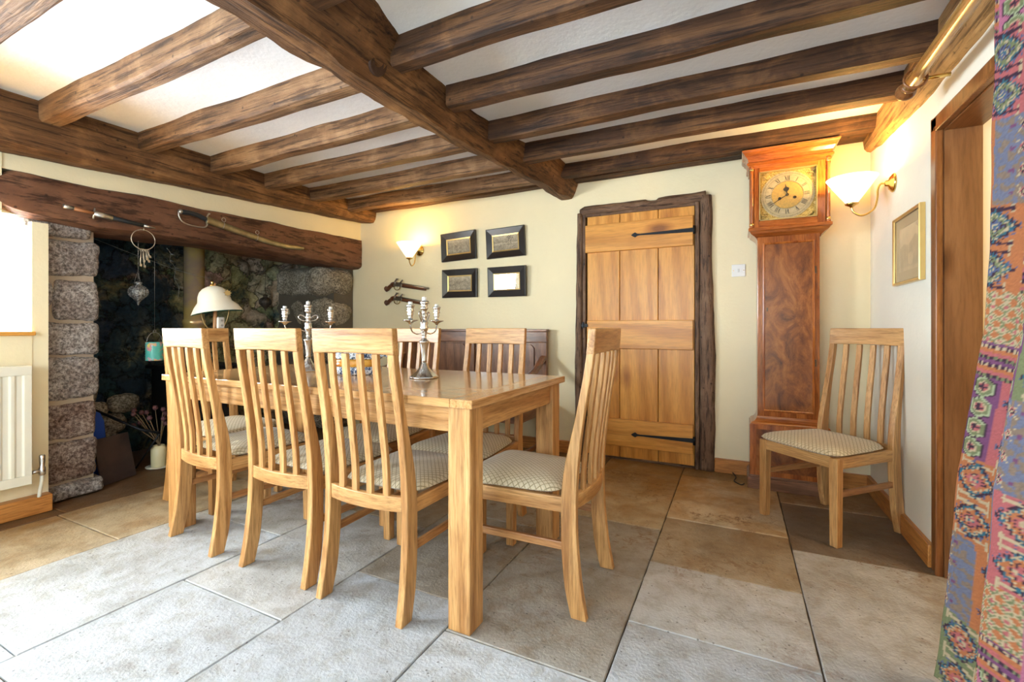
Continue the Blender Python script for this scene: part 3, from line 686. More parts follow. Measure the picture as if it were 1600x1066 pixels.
def make_chair(label):
    t = thing('dining_chair', label, 'chair')
    def half(z): return interp([(0,.212),(.4,.205),(1.05,.195)], z)
    for s in (-1, 1):
        rings = []
        for i in range(31):
            z = .962*i/30; h = half(z); x0, x1 = s*h, s*(h-.030)
            a, b = sm(YR, z)+SO, sm(YF, z)+SO
            if i == 0: a, b = YR[0][1]+SO, YF[0][1]+SO
            rings.append([(x0,a,z),(x1,a,z),(x1,b,z),(x0,b,z)])
        mb = MB(); mb.loft(rings); mb.build('back_post', oak[2], t, bevel=.0035)
    # top rail
    rings = []
    for i in range(17):
        u = -1+2*i/16; x = u*.197; c = -.010*(1-u*u); zb = .955+.006*(1-u*u)
        r = []
        for z, tab, q in ((zb, YR, 0), (1.0, YR, 0), (1.05, YR, 0), (1.05, YF, 0), (1.0, YF, 0), (zb, YF, 0)): r.append((x, sm(tab, z)+SO+c+(0.0015 if tab is YF else -.0015), z))
        rings.append(r)
    mb = MB(); mb.loft(rings); mb.build('top_rail', oak[0], t, bevel=.004)
    # lower rail bowed backwards
    rings = []
    for i in range(17):
        u = -1+2*i/16; x = u*.176; c = -.024*(1-u*u)
        rings.append([(x,SO-.054+c,.385),(x,SO-.054+c,.440),(x,SO-.030+c,.440),(x,SO-.030+c,.385)])
    mb = MB(); mb.loft(rings); mb.build('lower_rail', oak[0], t, bevel=.003)
    for k in range(4):
        u = -.6+.4*k; rings = []
        for i in range(25):
            z = lerp(.437,.958,i/24); x = u*lerp(.182,.180,i/24); bow = lerp(.022,.008,i/24)*(1-u*u)
            a = sm(YR, z)*.5+sm(YF, z)*.5+SO-bow - lerp(.012,0,i/24)
            rings.append([(x-.0135,a-.008,z),(x+.0135,a-.008,z),(x+.0135,a+.008,z),(x-.0135,a+.008,z)])
        mb = MB(); mb.loft(rings); mb.build('back_slat', oak[2], t, bevel=.0025)
    for s in (-1, 1):
        mb = MB(); rings = []
        for z, w in ((0,.038),(.38,.043),(.425,.043)):
            x1 = s*.221; x0 = s*(.221-w); y1 = .222; y0 = .222-w
            rings.append([(x0,y0,z),(x1,y0,z),(x1,y1,z),(x0,y1,z)])
        mb.loft(rings); mb.build('leg', oak[2], t, bevel=.004)
        mb = MB()
        a, b = (s*.190, SO-.02), (s*.206, .20)
        mb.loft([[(a[0]-.011,a[1],.372),(a[0]+.011,a[1],.372),(a[0]+.011,a[1],.428),(a[0]-.011,a[1],.428)], [(b[0]-.011,b[1],.372),(b[0]+.011,b[1],.372),(b[0]+.011,b[1],.428),(b[0]-.011,b[1],.428)]])
        mb.build('seat_rail', oak[1], t, bevel=.003)
        mb = MB(); a, b = (s*.192, SO-.02), (s*.203, .19)
        mb.loft([[(a[0]-.009,a[1],.235),(a[0]+.009,a[1],.235),(a[0]+.009,a[1],.264),(a[0]-.009,a[1],.264)], [(b[0]-.009,b[1],.235),(b[0]+.009,b[1],.235),(b[0]+.009,b[1],.264),(b[0]-.009,b[1],.264)]])
        mb.build('stretcher', oak_red, t, bevel=.003)
    mb = MB(); mb.box((-.185,.195,.372),(.185,.217,.428)); mb.build('seat_rail', oak[0], t, bevel=.003)
    # cushion: superelliptic dome
    nu, nv = 36, 36; T = []; Bt = []
    def edge(u, v):
        w = lerp(.195,.232,(v+1)/2); y0, y1 = SO+.012, .238
        m = (abs(u)**7+abs(v)**7)**(1/7) if (u or v) else 1
        r = max(abs(u), abs(v)); k = r/m if m else 1
        uu, vv = u*k, v*k
        y = lerp(y0, y1, (vv+1)/2)
        return uu*w, y + .010*(1-uu*uu)*(vv > 0)*vv, r
    for j in range(nv+1):
        for i in range(nu+1):
            u, v = -1+2*i/nu, -1+2*j/nv; x, y, r = edge(u, v)
            hh = (1-r**3.2)**.5 if r < 1 else 0
            T.append((x, y, .440+.036*hh+.010*(1-r*r))); Bt.append((x*(1-.04*(1-hh)), y, .440-.014*min(1,hh*1.6)))
    mb = MB(); mb.grid(T, nu, nv); mb.grid(Bt, nu, nv); mb.build('cushion', fab, t)
    return t
ch = make_chair('oak slat-back dining chair nearest the viewpoint on the near long side of the table')
ch.location = (-1.255, 1.548, 0)
dup(ch, (-1.757,1.565,0), 0, 'middle oak dining chair of the three on the near long side of the table')
dup(ch, (-2.335,1.572,0), math.radians(-5), 'oak dining chair on the near long side of the table, closest to the stone pillar')
dup(ch, (-.777,1.782,0), PI/2, 'oak dining chair at the right-hand table end nearest the plank door')
dup(ch, (-1.275,2.055,0), PI, 'oak dining chair on the far side of the table nearest the plank door')
dup(ch, (-1.885,2.08,0), PI, 'oak dining chair on the far side of the table, partly hidden by a candelabra')
dup(ch, (-2.852,1.765,0), -PI/2, 'oak dining chair at the fireplace end of the table below the helmet lamp')
dup(ch, (.432,2.935,0), math.radians(135), 'oak dining chair standing alone in the corner before the longcase clock')

# ---------------------------------------------------------------- dining table
def table():
    t = thing('dining_table', 'long polished oak dining table with thick square legs', 'table', (-.79,1.302,0), math.radians(-.9))
    L_, D_, Z = 1.92, .885, .808
    mb = MB(); mb.box((-L_+.09,0,Z-.031),(-.09,D_,Z)); mb.build('table_top', table_oak, t, bevel=.004)
    top_y = wood('polished_oak_end', (.44,.20,.065), (.58,.31,.12), (.72,.44,.20), 1, .8, .18, .05, 16, .4, spec=.6, coat=.35)
    for a, b in ((-.0899,0),(-L_,-L_+.0899)):
        mb = MB(); mb.box((a,0,Z-.031),(b,D_,Z)); mb.build('end_board', top_y, t, bevel=.004)
    w = .09
    for x in (-w-.022, -L_+.022):
        for y in (.022, D_-w-.022):
            mb = MB(); mb.box((x,y,0),(x+w,y+w,Z-.0315)); mb.build('leg', oak[2], t, bevel=.004)
    for y in (.045, D_-.07):
        mb = MB(); mb.box((-L_+.1,y,Z-.125),(-.1,y+.025,Z-.032)); mb.build('apron', oak[0], t, bevel=.003)
    for x in (-.06, -L_+.04):
        mb = MB(); mb.box((x,.1,Z-.125),(x+.022,D_-.1,Z-.032)); mb.build('apron', oak[1], t, bevel=.003)
table()

# ---------------------------------------------------------------- table things
silver = plain('silver_plate', (.66,.65,.63), .2, 1, vscale=30, var=(.62,.60,.56))
wax = plain('white_wax', (.9,.9,.86), .4)
def candelabrum(loc, rz, label, folded):
    t = thing('candelabra', label, 'candelabra', loc, rz, 'silver candelabra on the table')
    mb = MB(); n = 28
    base = []
    for r, z, wv in ((.0,.0,0),(.066,.0,.06),(.068,.006,.06),(.060,.012,.05),(.050,.022,.04),(.036,.036,.02),(.024,.055,0),(.015,.075,0),(.012,.082,0)):
        base.append([Vector((r*(1+wv*math.cos(6*a))*math.cos(a), r*(1+wv*math.cos(6*a))*math.sin(a), z)) for a in [2*PI*i/48 for i in range(48)]])
    mb.loft(base[1:], smooth=True); mb.build('base', silver, t)
    mb = MB(); mb.lathe([(.012,.082),(.014,.09),(.013,.10),(.017,.15),(.022,.178),(.024,.186),(.026,.19),(.022,.196),(.013,.203),(.010,.222),(.014,.232),(.011,.24),(.018,.252),(.021,.266),(.016,.276),(.020,.288),(.018,.296),(.011,.304),(.014,.318),(.017,.328),(.012,.338),(.011,.352),(.016,.36),(.020,.368),(.014,.374),(.019,.39),(.023,.404),(.017,.406),(.006,.404)], n=20); mb.build('stem', silver, t)
    mb = MB(); mb.lathe([(.011,.404),(.011,.425)], n=14); mb.tube([(0,0,.424),(0,0,.433)], .0008, 5); mb.build('candle', wax, t)
    for s in (-1, 1):
        ax = s*.118
        mb = MB()
        if folded: path = [(0,0,.25),(s*.022,.0,.236),(s*.05,0,.232),(s*.08,0,.245),(s*.092,0,.272),(s*.092,0,.292)]
        else: path = [(0,0,.235),(s*.03,0,.25),(s*.055,0,.24),(s*.08,0,.245),(s*.092,0,.272),(s*.092,0,.292)]
        mb.tube(smoothpath([(p_[0]*1.283,p_[1],p_[2]) for p_ in path], 6), .0035, 8)
        curl = [(0,0,.262),(s*.02,.0,.29),(s*.038,0,.318),(s*.046,0,.338),(s*.038,0,.347),(s*.028,0,.336),(s*.014,0,.30)] if folded else [(0,0,.30),(s*.018,0,.33),(s*.040,0,.342),(s*.050,0,.328),(s*.038,0,.312),(s*.016,0,.306),(0,0,.30)]
        mb.tube(smoothpath(curl, 6), .0032, 8); a = mb.build('arm', silver, t)
        mb = MB(); mb.lathe([(.004,.278),(.010,.288),(.018,.294),(.034,.300),(.036,.303),(.02,.301),(.010,.305),(.011,.322),(.015,.334),(.012,.34),(.018,.348),(.014,.354),(.018,.37),(.021,.378),(.015,.38),(.004,.378)], (ax,0,0), 20); mb.build('candle_cup', silver, a)
        mb = MB(); mb.lathe([(.010,.378),(.010,.394)], (ax,0,0), 14); mb.build('candle', wax, a)
    t.scale = (1,1,.925)
    return t
candelabrum((-1.362,1.80,.808), math.radians(95), 'silver three-light candelabra on the door side of the table', True)
candelabrum((-2.17,1.80,.808), math.radians(50), 'silver three-light candelabra on the fireplace side of the table, with bow scrolls', False)
def tray():
    bw = newmat('blue_white_pattern'); m, nt, N, L, bs = bw; mp = coords(N, L, (1,1,1)); n = noisen(N, L, mp, 60, 3, .6, 1.5)
    r = ramp(N, [(.45, (.03,.06,.13)), (.52, (.70,.76,.82))]); L.new(n.outputs[0], r.inputs[0]); L.new(r.outputs[0], bs.inputs['Base Color']); bs.inputs['Roughness'].default_value = .25
    bw = m
    amber = plain('amber_glaze', (.65,.20,.02), .12, var=(.85,.5,.08), vscale=20)
    t = thing('lidded_dish', 'blue and white lidded dish with an amber band in the middle of the table', 'dish', (-1.80,1.80,.808), math.radians(20))
    def oval(mb, prof, n=32):
        rings = [[Vector((r*1.45*math.cos(2*PI*i/n), r*.95*math.sin(2*PI*i/n), z)) for i in range(n)] for r, z in prof]; mb.loft(rings, smooth=True)
    mb = MB(); oval(mb, [(.078,0),(.088,.006),(.092,.03),(.088,.042)]); mb.build('dish_base', bw, t)
    mb = MB(); oval(mb, [(.080,.042),(.086,.055),(.084,.07),(.086,.082)]); mb.build('dish_band', amber, t)
    mb = MB(); oval(mb, [(.092,.082),(.094,.092),(.080,.112),(.05,.126),(.02,.132),(.004,.133)]); mb.tube([(.12,0,.092),(.15,0,.100),(.175,-.005,.088)], .008, 8, [1,.8,.3])
    mb.build('dish_lid', bw, t)
    mb = MB(); mb.lathe([(.006,.13),(.012,.137),(.012,.145),(.004,.15)], n=12); mb.build('lid_knob', amber, t)
tray()

# ---------------------------------------------------------------- settle
def settle():
    t = thing('settle', 'dark oak panelled settle against the wall behind the table', 'bench', (-2.2,3.62,0))
    x0, x1 = -.78, .768
    mb = MB(); mb.box((x0,-.05,.93),(x1,-.01,1.02)); mb.box((x0-.01,-.062,1.02),(x1+.006,-.002,1.042)); mb.box((x0,-.058,.925),(x1,-.05,.935)); mb.build('top_rail', darkoak[0], t, bevel=.004)
    st = [(x0,x0+.08),(-.02,.06),(x1-.10,x1)]
    for a, b in st:
        mb = MB(); mb.box((a,-.052,0),(b,-.008,.93)); mb.build('stile', darkoak[2], t, bevel=.004)
    mb = MB(); mb.box((x0,-.05,.46),(x1,-.01,.54)); mb.build('back_rail', darkoak[0], t, bevel=.004)
    for a, b in ((x0+.08,-.02),(.06,x1-.10)):
        mb = MB(); c = .03; mid = (a+b)/2
        z0, z1 = .54, .93
        P = [(a+.02,z0),(b-.02,z0),(b-.02,z1-.02-c),(b-.02-c,z1-.02),(a+.02+c,z1-.02),(a+.02,z1-.02-c)]
        M = Matrix.Translation((0,-.030,0)) @ Matrix.Rotation(PI/2,4,'X')
        mb.box((a-.01,-.03,z0-.02),(b+.01,-.018,z1+.01)); mb.prism(P, .012, M); mb.build('panel', darkoak[2], t, bevel=.003)
    mb = MB(); mb.box((x0,-.56,.40),(x1,-.05,.43)); mb.build('seat', darkoak[0], t, bevel=.006)
    mb = MB(); mb.box((x0+.02,-.55,.33),(x1-.02,-.53,.40)); mb.build('seat_rail', darkoak[0], t, bevel=.003)
    for s, x in ((0,x0+.03),(1,x1-.03)):
        mb = MB(); mb.box((x-.012,-.53,.33),(x+.012,-.05,.40)); mb.build('seat_rail', darkoak[1], t, bevel=.003)
        mb = MB()
        pts = smoothpath([(x,-.055,.80),(x,-.10,.775),(x,-.20,.715),(x,-.32,.68),(x,-.45,.675),(x,-.58,.685)], 5)
        rings = [[p+Vector((-.028,0,-.017)), p+Vector((.028,0,-.017)), p+Vector((.028,0,.012)), p+Vector((.012,0,.02)), p+Vector((-.012,0,.02)), p+Vector((-.028,0,.012))] for p in pts]
        mb.loft(rings, smooth=False); mb.build('arm', darkoak[1], t, bevel=.003)
        mb = MB(); mb.lathe([(.024,0),(.03,.02),(.024,.04),(.018,.06),(.026,.10),(.032,.14),(.028,.19),(.018,.23),(.024,.25),(.03,.26),(.03,.43),(.02,.44),(.016,.47),(.024,.52),(.028,.56),(.02,.61),(.016,.64),(.024,.67)], (x,-.535,0), 16); mb.build('leg', darkoak[2], t)
        mb = MB(); mb.box((x-.012,-.53,.07),(x+.012,-.05,.10)); mb.build('stretcher', darkoak[1], t, bevel=.003)
settle()

# ---------------------------------------------------------------- pictures
def etching(name, w, h, fn, nx=60, ny=40):
    P = []; C = []
    for j in range(ny+1):
        for i in range(nx+1):
            u, v = i/nx, j/ny; P.append(((u-.5)*w, 0, (v-.5)*h)); C.append(fn(u, v))
    mb = MB(); mb.grid(P, nx, ny, False); return mb, C
etch_m = vcol('printed_paper', .6, 300, .05)
gls, nt_, N_, L_, bs_ = newmat('picture_glass')
for n_ in list(N_):
    if n_.type != 'OUTPUT_MATERIAL': N_.remove(n_)
_o = [n_ for n_ in N_ if n_.type == 'OUTPUT_MATERIAL'][0]; _t = N_.new('ShaderNodeBsdfTransparent'); _g = N_.new('ShaderNodeBsdfGlossy'); _g.inputs['Roughness'].default_value = .02
_m = N_.new('ShaderNodeMixShader'); _w = N_.new('ShaderNodeLayerWeight'); _w.inputs[0].default_value = .5
_p = N_.new('ShaderNodeMath'); _p.operation = 'POWER'; _p.inputs[1].default_value = 5; _f = N_.new('ShaderNodeMath'); _f.operation = 'MULTIPLY_ADD'; _f.inputs[1].default_value = .9; _f.inputs[2].default_value = .05
L_.new(_w.outputs['Facing'], _p.inputs[0]); L_.new(_p.outputs[0], _f.inputs[0]); L_.new(_f.outputs[0], _m.inputs[0]); L_.new(_t.outputs[0], _m.inputs[1]); L_.new(_g.outputs[0], _m.inputs[2]); L_.new(_m.outputs[0], _o.inputs[0])
blackf = plain('ebonised_frame', (.018,.014,.013), .28, spec=.6)
gilt = plain('gilt_slip', (.75,.55,.22), .3, .7)
def frame_ring(mb, w, h, fw, prof):
    """mitred moulding: prof = list of (inset from outer edge, depth outwards)"""
    rings = []
    for ins, d in prof: rings.append([(-w/2+ins,-d,-h/2+ins),(w/2-ins,-d,-h/2+ins),(w/2-ins,-d,h/2-ins),(-w/2+ins,-d,h/2-ins)])
    mb.loft(rings, caps=False)
def picture(name, loc, rot, w, h, fw, label, fn, mats, prof, group=None, slip=.012, mat_w=0, matcol=None):
    t = thing(name, label, 'picture', loc, 0, group); t.rotation_euler = rot
    mb = MB(); frame_ring(mb, w, h, fw, prof); mb.box((-w/2+.004,-.006,-h/2+.004),(w/2-.004,-.001,h/2-.004)); mb.build('picture_frame', mats[0], t)
    d = .010
    mb = MB(); frame_ring(mb, w-2*fw+.004, h-2*fw+.004, slip, [(0,d),(0,d+.006),(slip,d+.003),(slip,d)]); mb.build('gilt_slip', mats[1], t)
    iw, ih = w-2*fw-2*slip+.004, h-2*fw-2*slip+.004
    if mat_w:
        mb = MB(); frame_ring(mb, iw+.004, ih+.004, mat_w, [(0,d-.001),(mat_w,d-.001),(mat_w,d-.003)]); mb.build('mount', matcol, t); iw -= 2*mat_w; ih -= 2*mat_w
    mb, C = etching('print', iw+.004, ih+.004, fn); mb.v = [(x, -d+.003, z) for x,y,z in mb.v]
    mb.build('print', etch_m, t, recalc=False, cols=C)
    mb = MB(); mb.add([(-w/2+fw,-d-.004,-h/2+fw),(w/2-fw,-d-.004,-h/2+fw),(w/2-fw,-d-.004,h/2-fw),(-w/2+fw,-d-.004,h/2-fw)], [(0,1,2,3)]); mb.build('glass', gls, t, recalc=False)
    return t
def fb(x, y, s): return noise.fractal(Vector((x*s, y*s, s*1.7)), 1.0, 2.0, 5)
def engr(seed, kind):
    def f(u, v):
        n = fb(u*1.5+seed, v, 6)*.5+.5; k = .30+.28*n
        ink = fb(u*2+seed, v*1.3, 24)
        if ink > .12: k *= .6
        sky = max(0, v-.62)
        k += sky*.5
        if kind == 0 and abs(u-.4)+abs(v-.45)*1.2 < .3: k *= .7+.4*n
        if kind == 1:
            for tx in (.62,.70):
                if abs(u-tx-.02*math.sin(v*20)) < .012 and v > .35: k *= .4
                if (u-tx)**2+(v-.82)**2 < .012 and ink > -.1: k *= .6
            if .42 < v < .48: k += .12
        if kind == 2 and .3 < v < .65 and .12 < u < .75: k *= .75 if fb(u+3, v, 14) > 0 else 1.05
        if v < .15: k *= .8
        return (k*1.0, k*.86, k*.62)
    return f
PW, PH = .385, .268
prof_b = [(0,0),(0,.024),(.006,.027),(.058,.014),(.060,.009)]
rowlab = ['upper left', 'upper right', 'lower left', 'lower right']
for i, (x, z, tilt) in enumerate([(-2.355,1.825,-2.0),(-1.857,1.820,-1.5),(-2.343,1.474,.4),(-1.838,1.468,.3)]):
    d_ = ['engraving of a grassy slope with bushes', 'engraving of two slender trees over water', 'engraving of a crowd of figures', 'engraving with window glare']
    picture('framed_engraving', (x,3.652 if i < 3 else 3.641,z), (math.radians([1.5,1.5,1.2,3.2][i]), math.radians(tilt), math.radians([0,0,0,-2.3][i])), PW, PH, .06, 'black-framed '+d_[i]+', '+rowlab[i]+' of the four', engr(i*3.3, [0,1,2,0][i]), (blackf, gilt), prof_b, 'four framed engravings on the door wall')
def misty(u, v):
    n = fb(u*1.2, v, 5)*.5+.5; k = .62+.1*n + .22*max(0, v-.6)
    if v < .62-.25*abs(u-.25) and u < .5: k *= .72+.15*n
    if v < .75-.5*abs(u-.85) and u > .5: k *= .68+.15*n
    if (u-.6)**2+(v-.25)**2 < .02: k *= 1.25
    if v < .1: k *= 1.1
    return (k, k*.80, k*.50)
mount = plain('buff_mount', (.55,.44,.26), .8)
goldf = plain('gold_frame', (.80,.55,.20), .3, .75, vscale=20)
picture('framed_picture', (.779,2.905,1.452), (0,0,-PI/2), .40, .355, .016, 'gold-framed misty landscape print on the right wall under the lamp', misty, (goldf, plain('brown_edge', (.12,.06,.03), .4)), [(0,0),(0,.02),(.004,.024),(.014,.02),(.016,.009)], slip=.004, mat_w=.05, matcol=mount)

# ---------------------------------------------------------------- wall lamps
brass = plain('polished_brass', (.80,.52,.16), .18, 1, vscale=20)
def shade_mat():
    m, nt, N, L, bs = newmat('opal_glass'); bs.inputs['Base Color'].default_value = (.95,.92,.85,1); bs.inputs['Roughness'].default_value = .35
    bs.inputs['Transmission Weight'].default_value = 0; bs.inputs['Emission Color'].default_value = (1,.86,.62,1); bs.inputs['Emission Strength'].default_value = .75
    return m
opal = shade_mat()
def wall_lamp(loc, rz, label, reach, power):
    """local: wall plane y=0, room towards -y, loc at the rosette centre"""
    t = thing('wall_lamp', label, 'wall lamp', loc, rz, 'brass wall lamps with white glass shades')
    R = Matrix.Rotation(PI/2, 4, 'X')
    mb = MB(); mb.lathe([(.050,0),(.052,.006),(.046,.012),(.040,.014),(.036,.020),(.018,.026),(.014,.04),(.004,.042)], n=32, M=R); mb.build('wall_rosette', brass, t)
    cy = -reach; zt = .048; zb = -.092
    mb = MB(); mb.tube(smoothpath([(0,-.03,0),(0,-.06,0),(0,-.072,-.03),(0,-.074,-.08),(0,-.09,-.135),(0,cy*.5-.045,-.165),(0,cy+.012,-.145),(0,cy,-.115),(0,cy,-.10)], 6), .0055, 10); mb.build('arm', brass, t)
    mb = MB(); mb.lathe([(.006,-.117),(.012,-.109),(.030,-.100),(.034,-.093),(.030,-.091),(.004,-.093)], (0,cy,0), 24); mb.build('gallery', brass, t)
    mb = MB(); n = 36
    mb.loft([[Vector((r*math.cos(2*PI*i/n), cy+r*math.sin(2*PI*i/n), z)) for i in range(n)] for r, z in ((.026,zb),(.056,-.050),(.090,0),(.121,zt),(.123,zt+.002),(.119,zt),(.087,0),(.053,-.048),(.024,zb+.004))], caps=False, smooth=True)
    mb.build('lamp_shade', opal, t)
    mb = MB(); mb.lathe([(.012,-.07),(.012,-.05),(.016,-.03),(.02,-.012),(.014,.004),(.003,.01)], (0,cy,0), 16)
    mb.build('bulb', plain('lit_bulb', (1,.9,.7), .4, emit=(1,.8,.5), es=14), t)
    M = Matrix.Translation(loc) @ Matrix.Rotation(rz, 4, 'Z')
    point('bulb_light', M @ Vector((0,cy,.045)), power, (1,.57,.14), .03)
wall_lamp((-2.822,3.66,1.82), 0, 'brass wall lamp with white cone shade above the pistols', .165, 5.0)
wall_lamp((.78,3.17,1.85), -PI/2, 'brass wall lamp with white cone shade beside the clock on the right wall', .19, 11)

# ---------------------------------------------------------------- pistols
def pistols():
    wal = wood('pistol_walnut', (.06,.02,.01), (.13,.045,.02), (.20,.075,.035), 0, 3, .3, .1, 8, .4, spec=.6)
    steel = plain('aged_steel', (.30,.27,.22), .35, .9, vscale=40)
    def one(loc, label):
        t = thing('flintlock_pistol', label, 'pistol', loc, 0, 'pair of flintlock pistols on the wall'); t.rotation_euler = (0, math.radians(9), 0)
        mb = MB()
        pts = smoothpath([(-.245,-.02,-.052),(-.225,-.02,-.045),(-.19,-.02,-.012),(-.15,-.02,.008),(-.10,-.02,.010),(0,-.02,.006),(.14,-.02,.004),(.25,-.02,.004)], 5)
        tp = [1.0]*len(pts)
        tap = [lerp(1.35,.85,min(1,i/7)) if i < 12 else lerp(1.15,.62,(i-12)/(len(pts)-13)) for i in range(len(pts))]
        mb.tube(pts, .023, 10, tap); mb.build('stock', wal, t)
        mb = MB(); mb.lathe([(.004,0),(.016,.002),(.025,.012),(.025,.024),(.018,.032)], n=14, M=Matrix.Translation((-.262,-.02,-.062)) @ Matrix.Rotation(math.radians(55),4,'Y')); mb.build('butt_cap', brass, t)
        mb = MB(); mb.tube([(-.10,-.02,.022),(.285,-.02,.016)], .0125, 12, [1.1,.8]); mb.build('barrel', steel, t)
        mb = MB(); mb.box((-.135,-.050,-.010),(-.03,-.040,.024)); l = mb.build('lock_plate', steel, t, bevel=.003)
        mb = MB(); mb.tube(smoothpath([(-.115,-.045,.01),(-.122,-.045,.035),(-.108,-.045,.055),(-.098,-.045,.066)], 5), .008, 8, None); mb.box((-.112,-.051,.056),(-.088,-.039,.070)); mb.build('hammer', steel, l)
        mb = MB(); mb.tube([(-.06,-.045,.02),(-.045,-.045,.045),(-.030,-.045,.062)], .008, 8); mb.build('frizzen', steel, l)
        mb = MB(); mb.tube(smoothpath([(-.15,-.02,-.008),(-.14,-.02,-.036),(-.11,-.02,-.046),(-.08,-.02,-.036),(-.07,-.02,-.010)], 5), .004, 8); mb.tube([(-.11,-.02,-.01),(-.106,-.02,-.03)], .002, 6); mb.build('trigger_guard', brass, t)
    one((-2.985,3.66,1.468), 'upper of the two flintlock pistols below the left wall lamp')
    one((-2.985,3.66,1.325), 'lower of the two flintlock pistols, partly behind the candelabra')
pistols()

# ---------------------------------------------------------------- light switch
def switch():
    t = thing('light_switch', 'white square light switch on the wall left of the clock', 'light switch', (.017,3.66,1.465))
    mb = MB(); mb.box((-.044,-.008,-.044),(.044,0,.044)); mb.build('switch_plate', plain('white_plastic', (.85,.85,.83), .3), t, bevel=.003)
    mb = MB(); mb.box((-.006,-.012,-.012),(.006,-.008,.012)); mb.build('rocker', plain('white_rocker', (.7,.7,.68), .3), t, bevel=.001)
    mb = MB()
    for x in (-.033,.033): mb.lathe([(.003,0),(.003,.0015)], n=10, M=Matrix.Translation((x,-.008,0)) @ Matrix.Rotation(PI/2,4,'X'))
    mb.build('screws', brass, t)
switch()

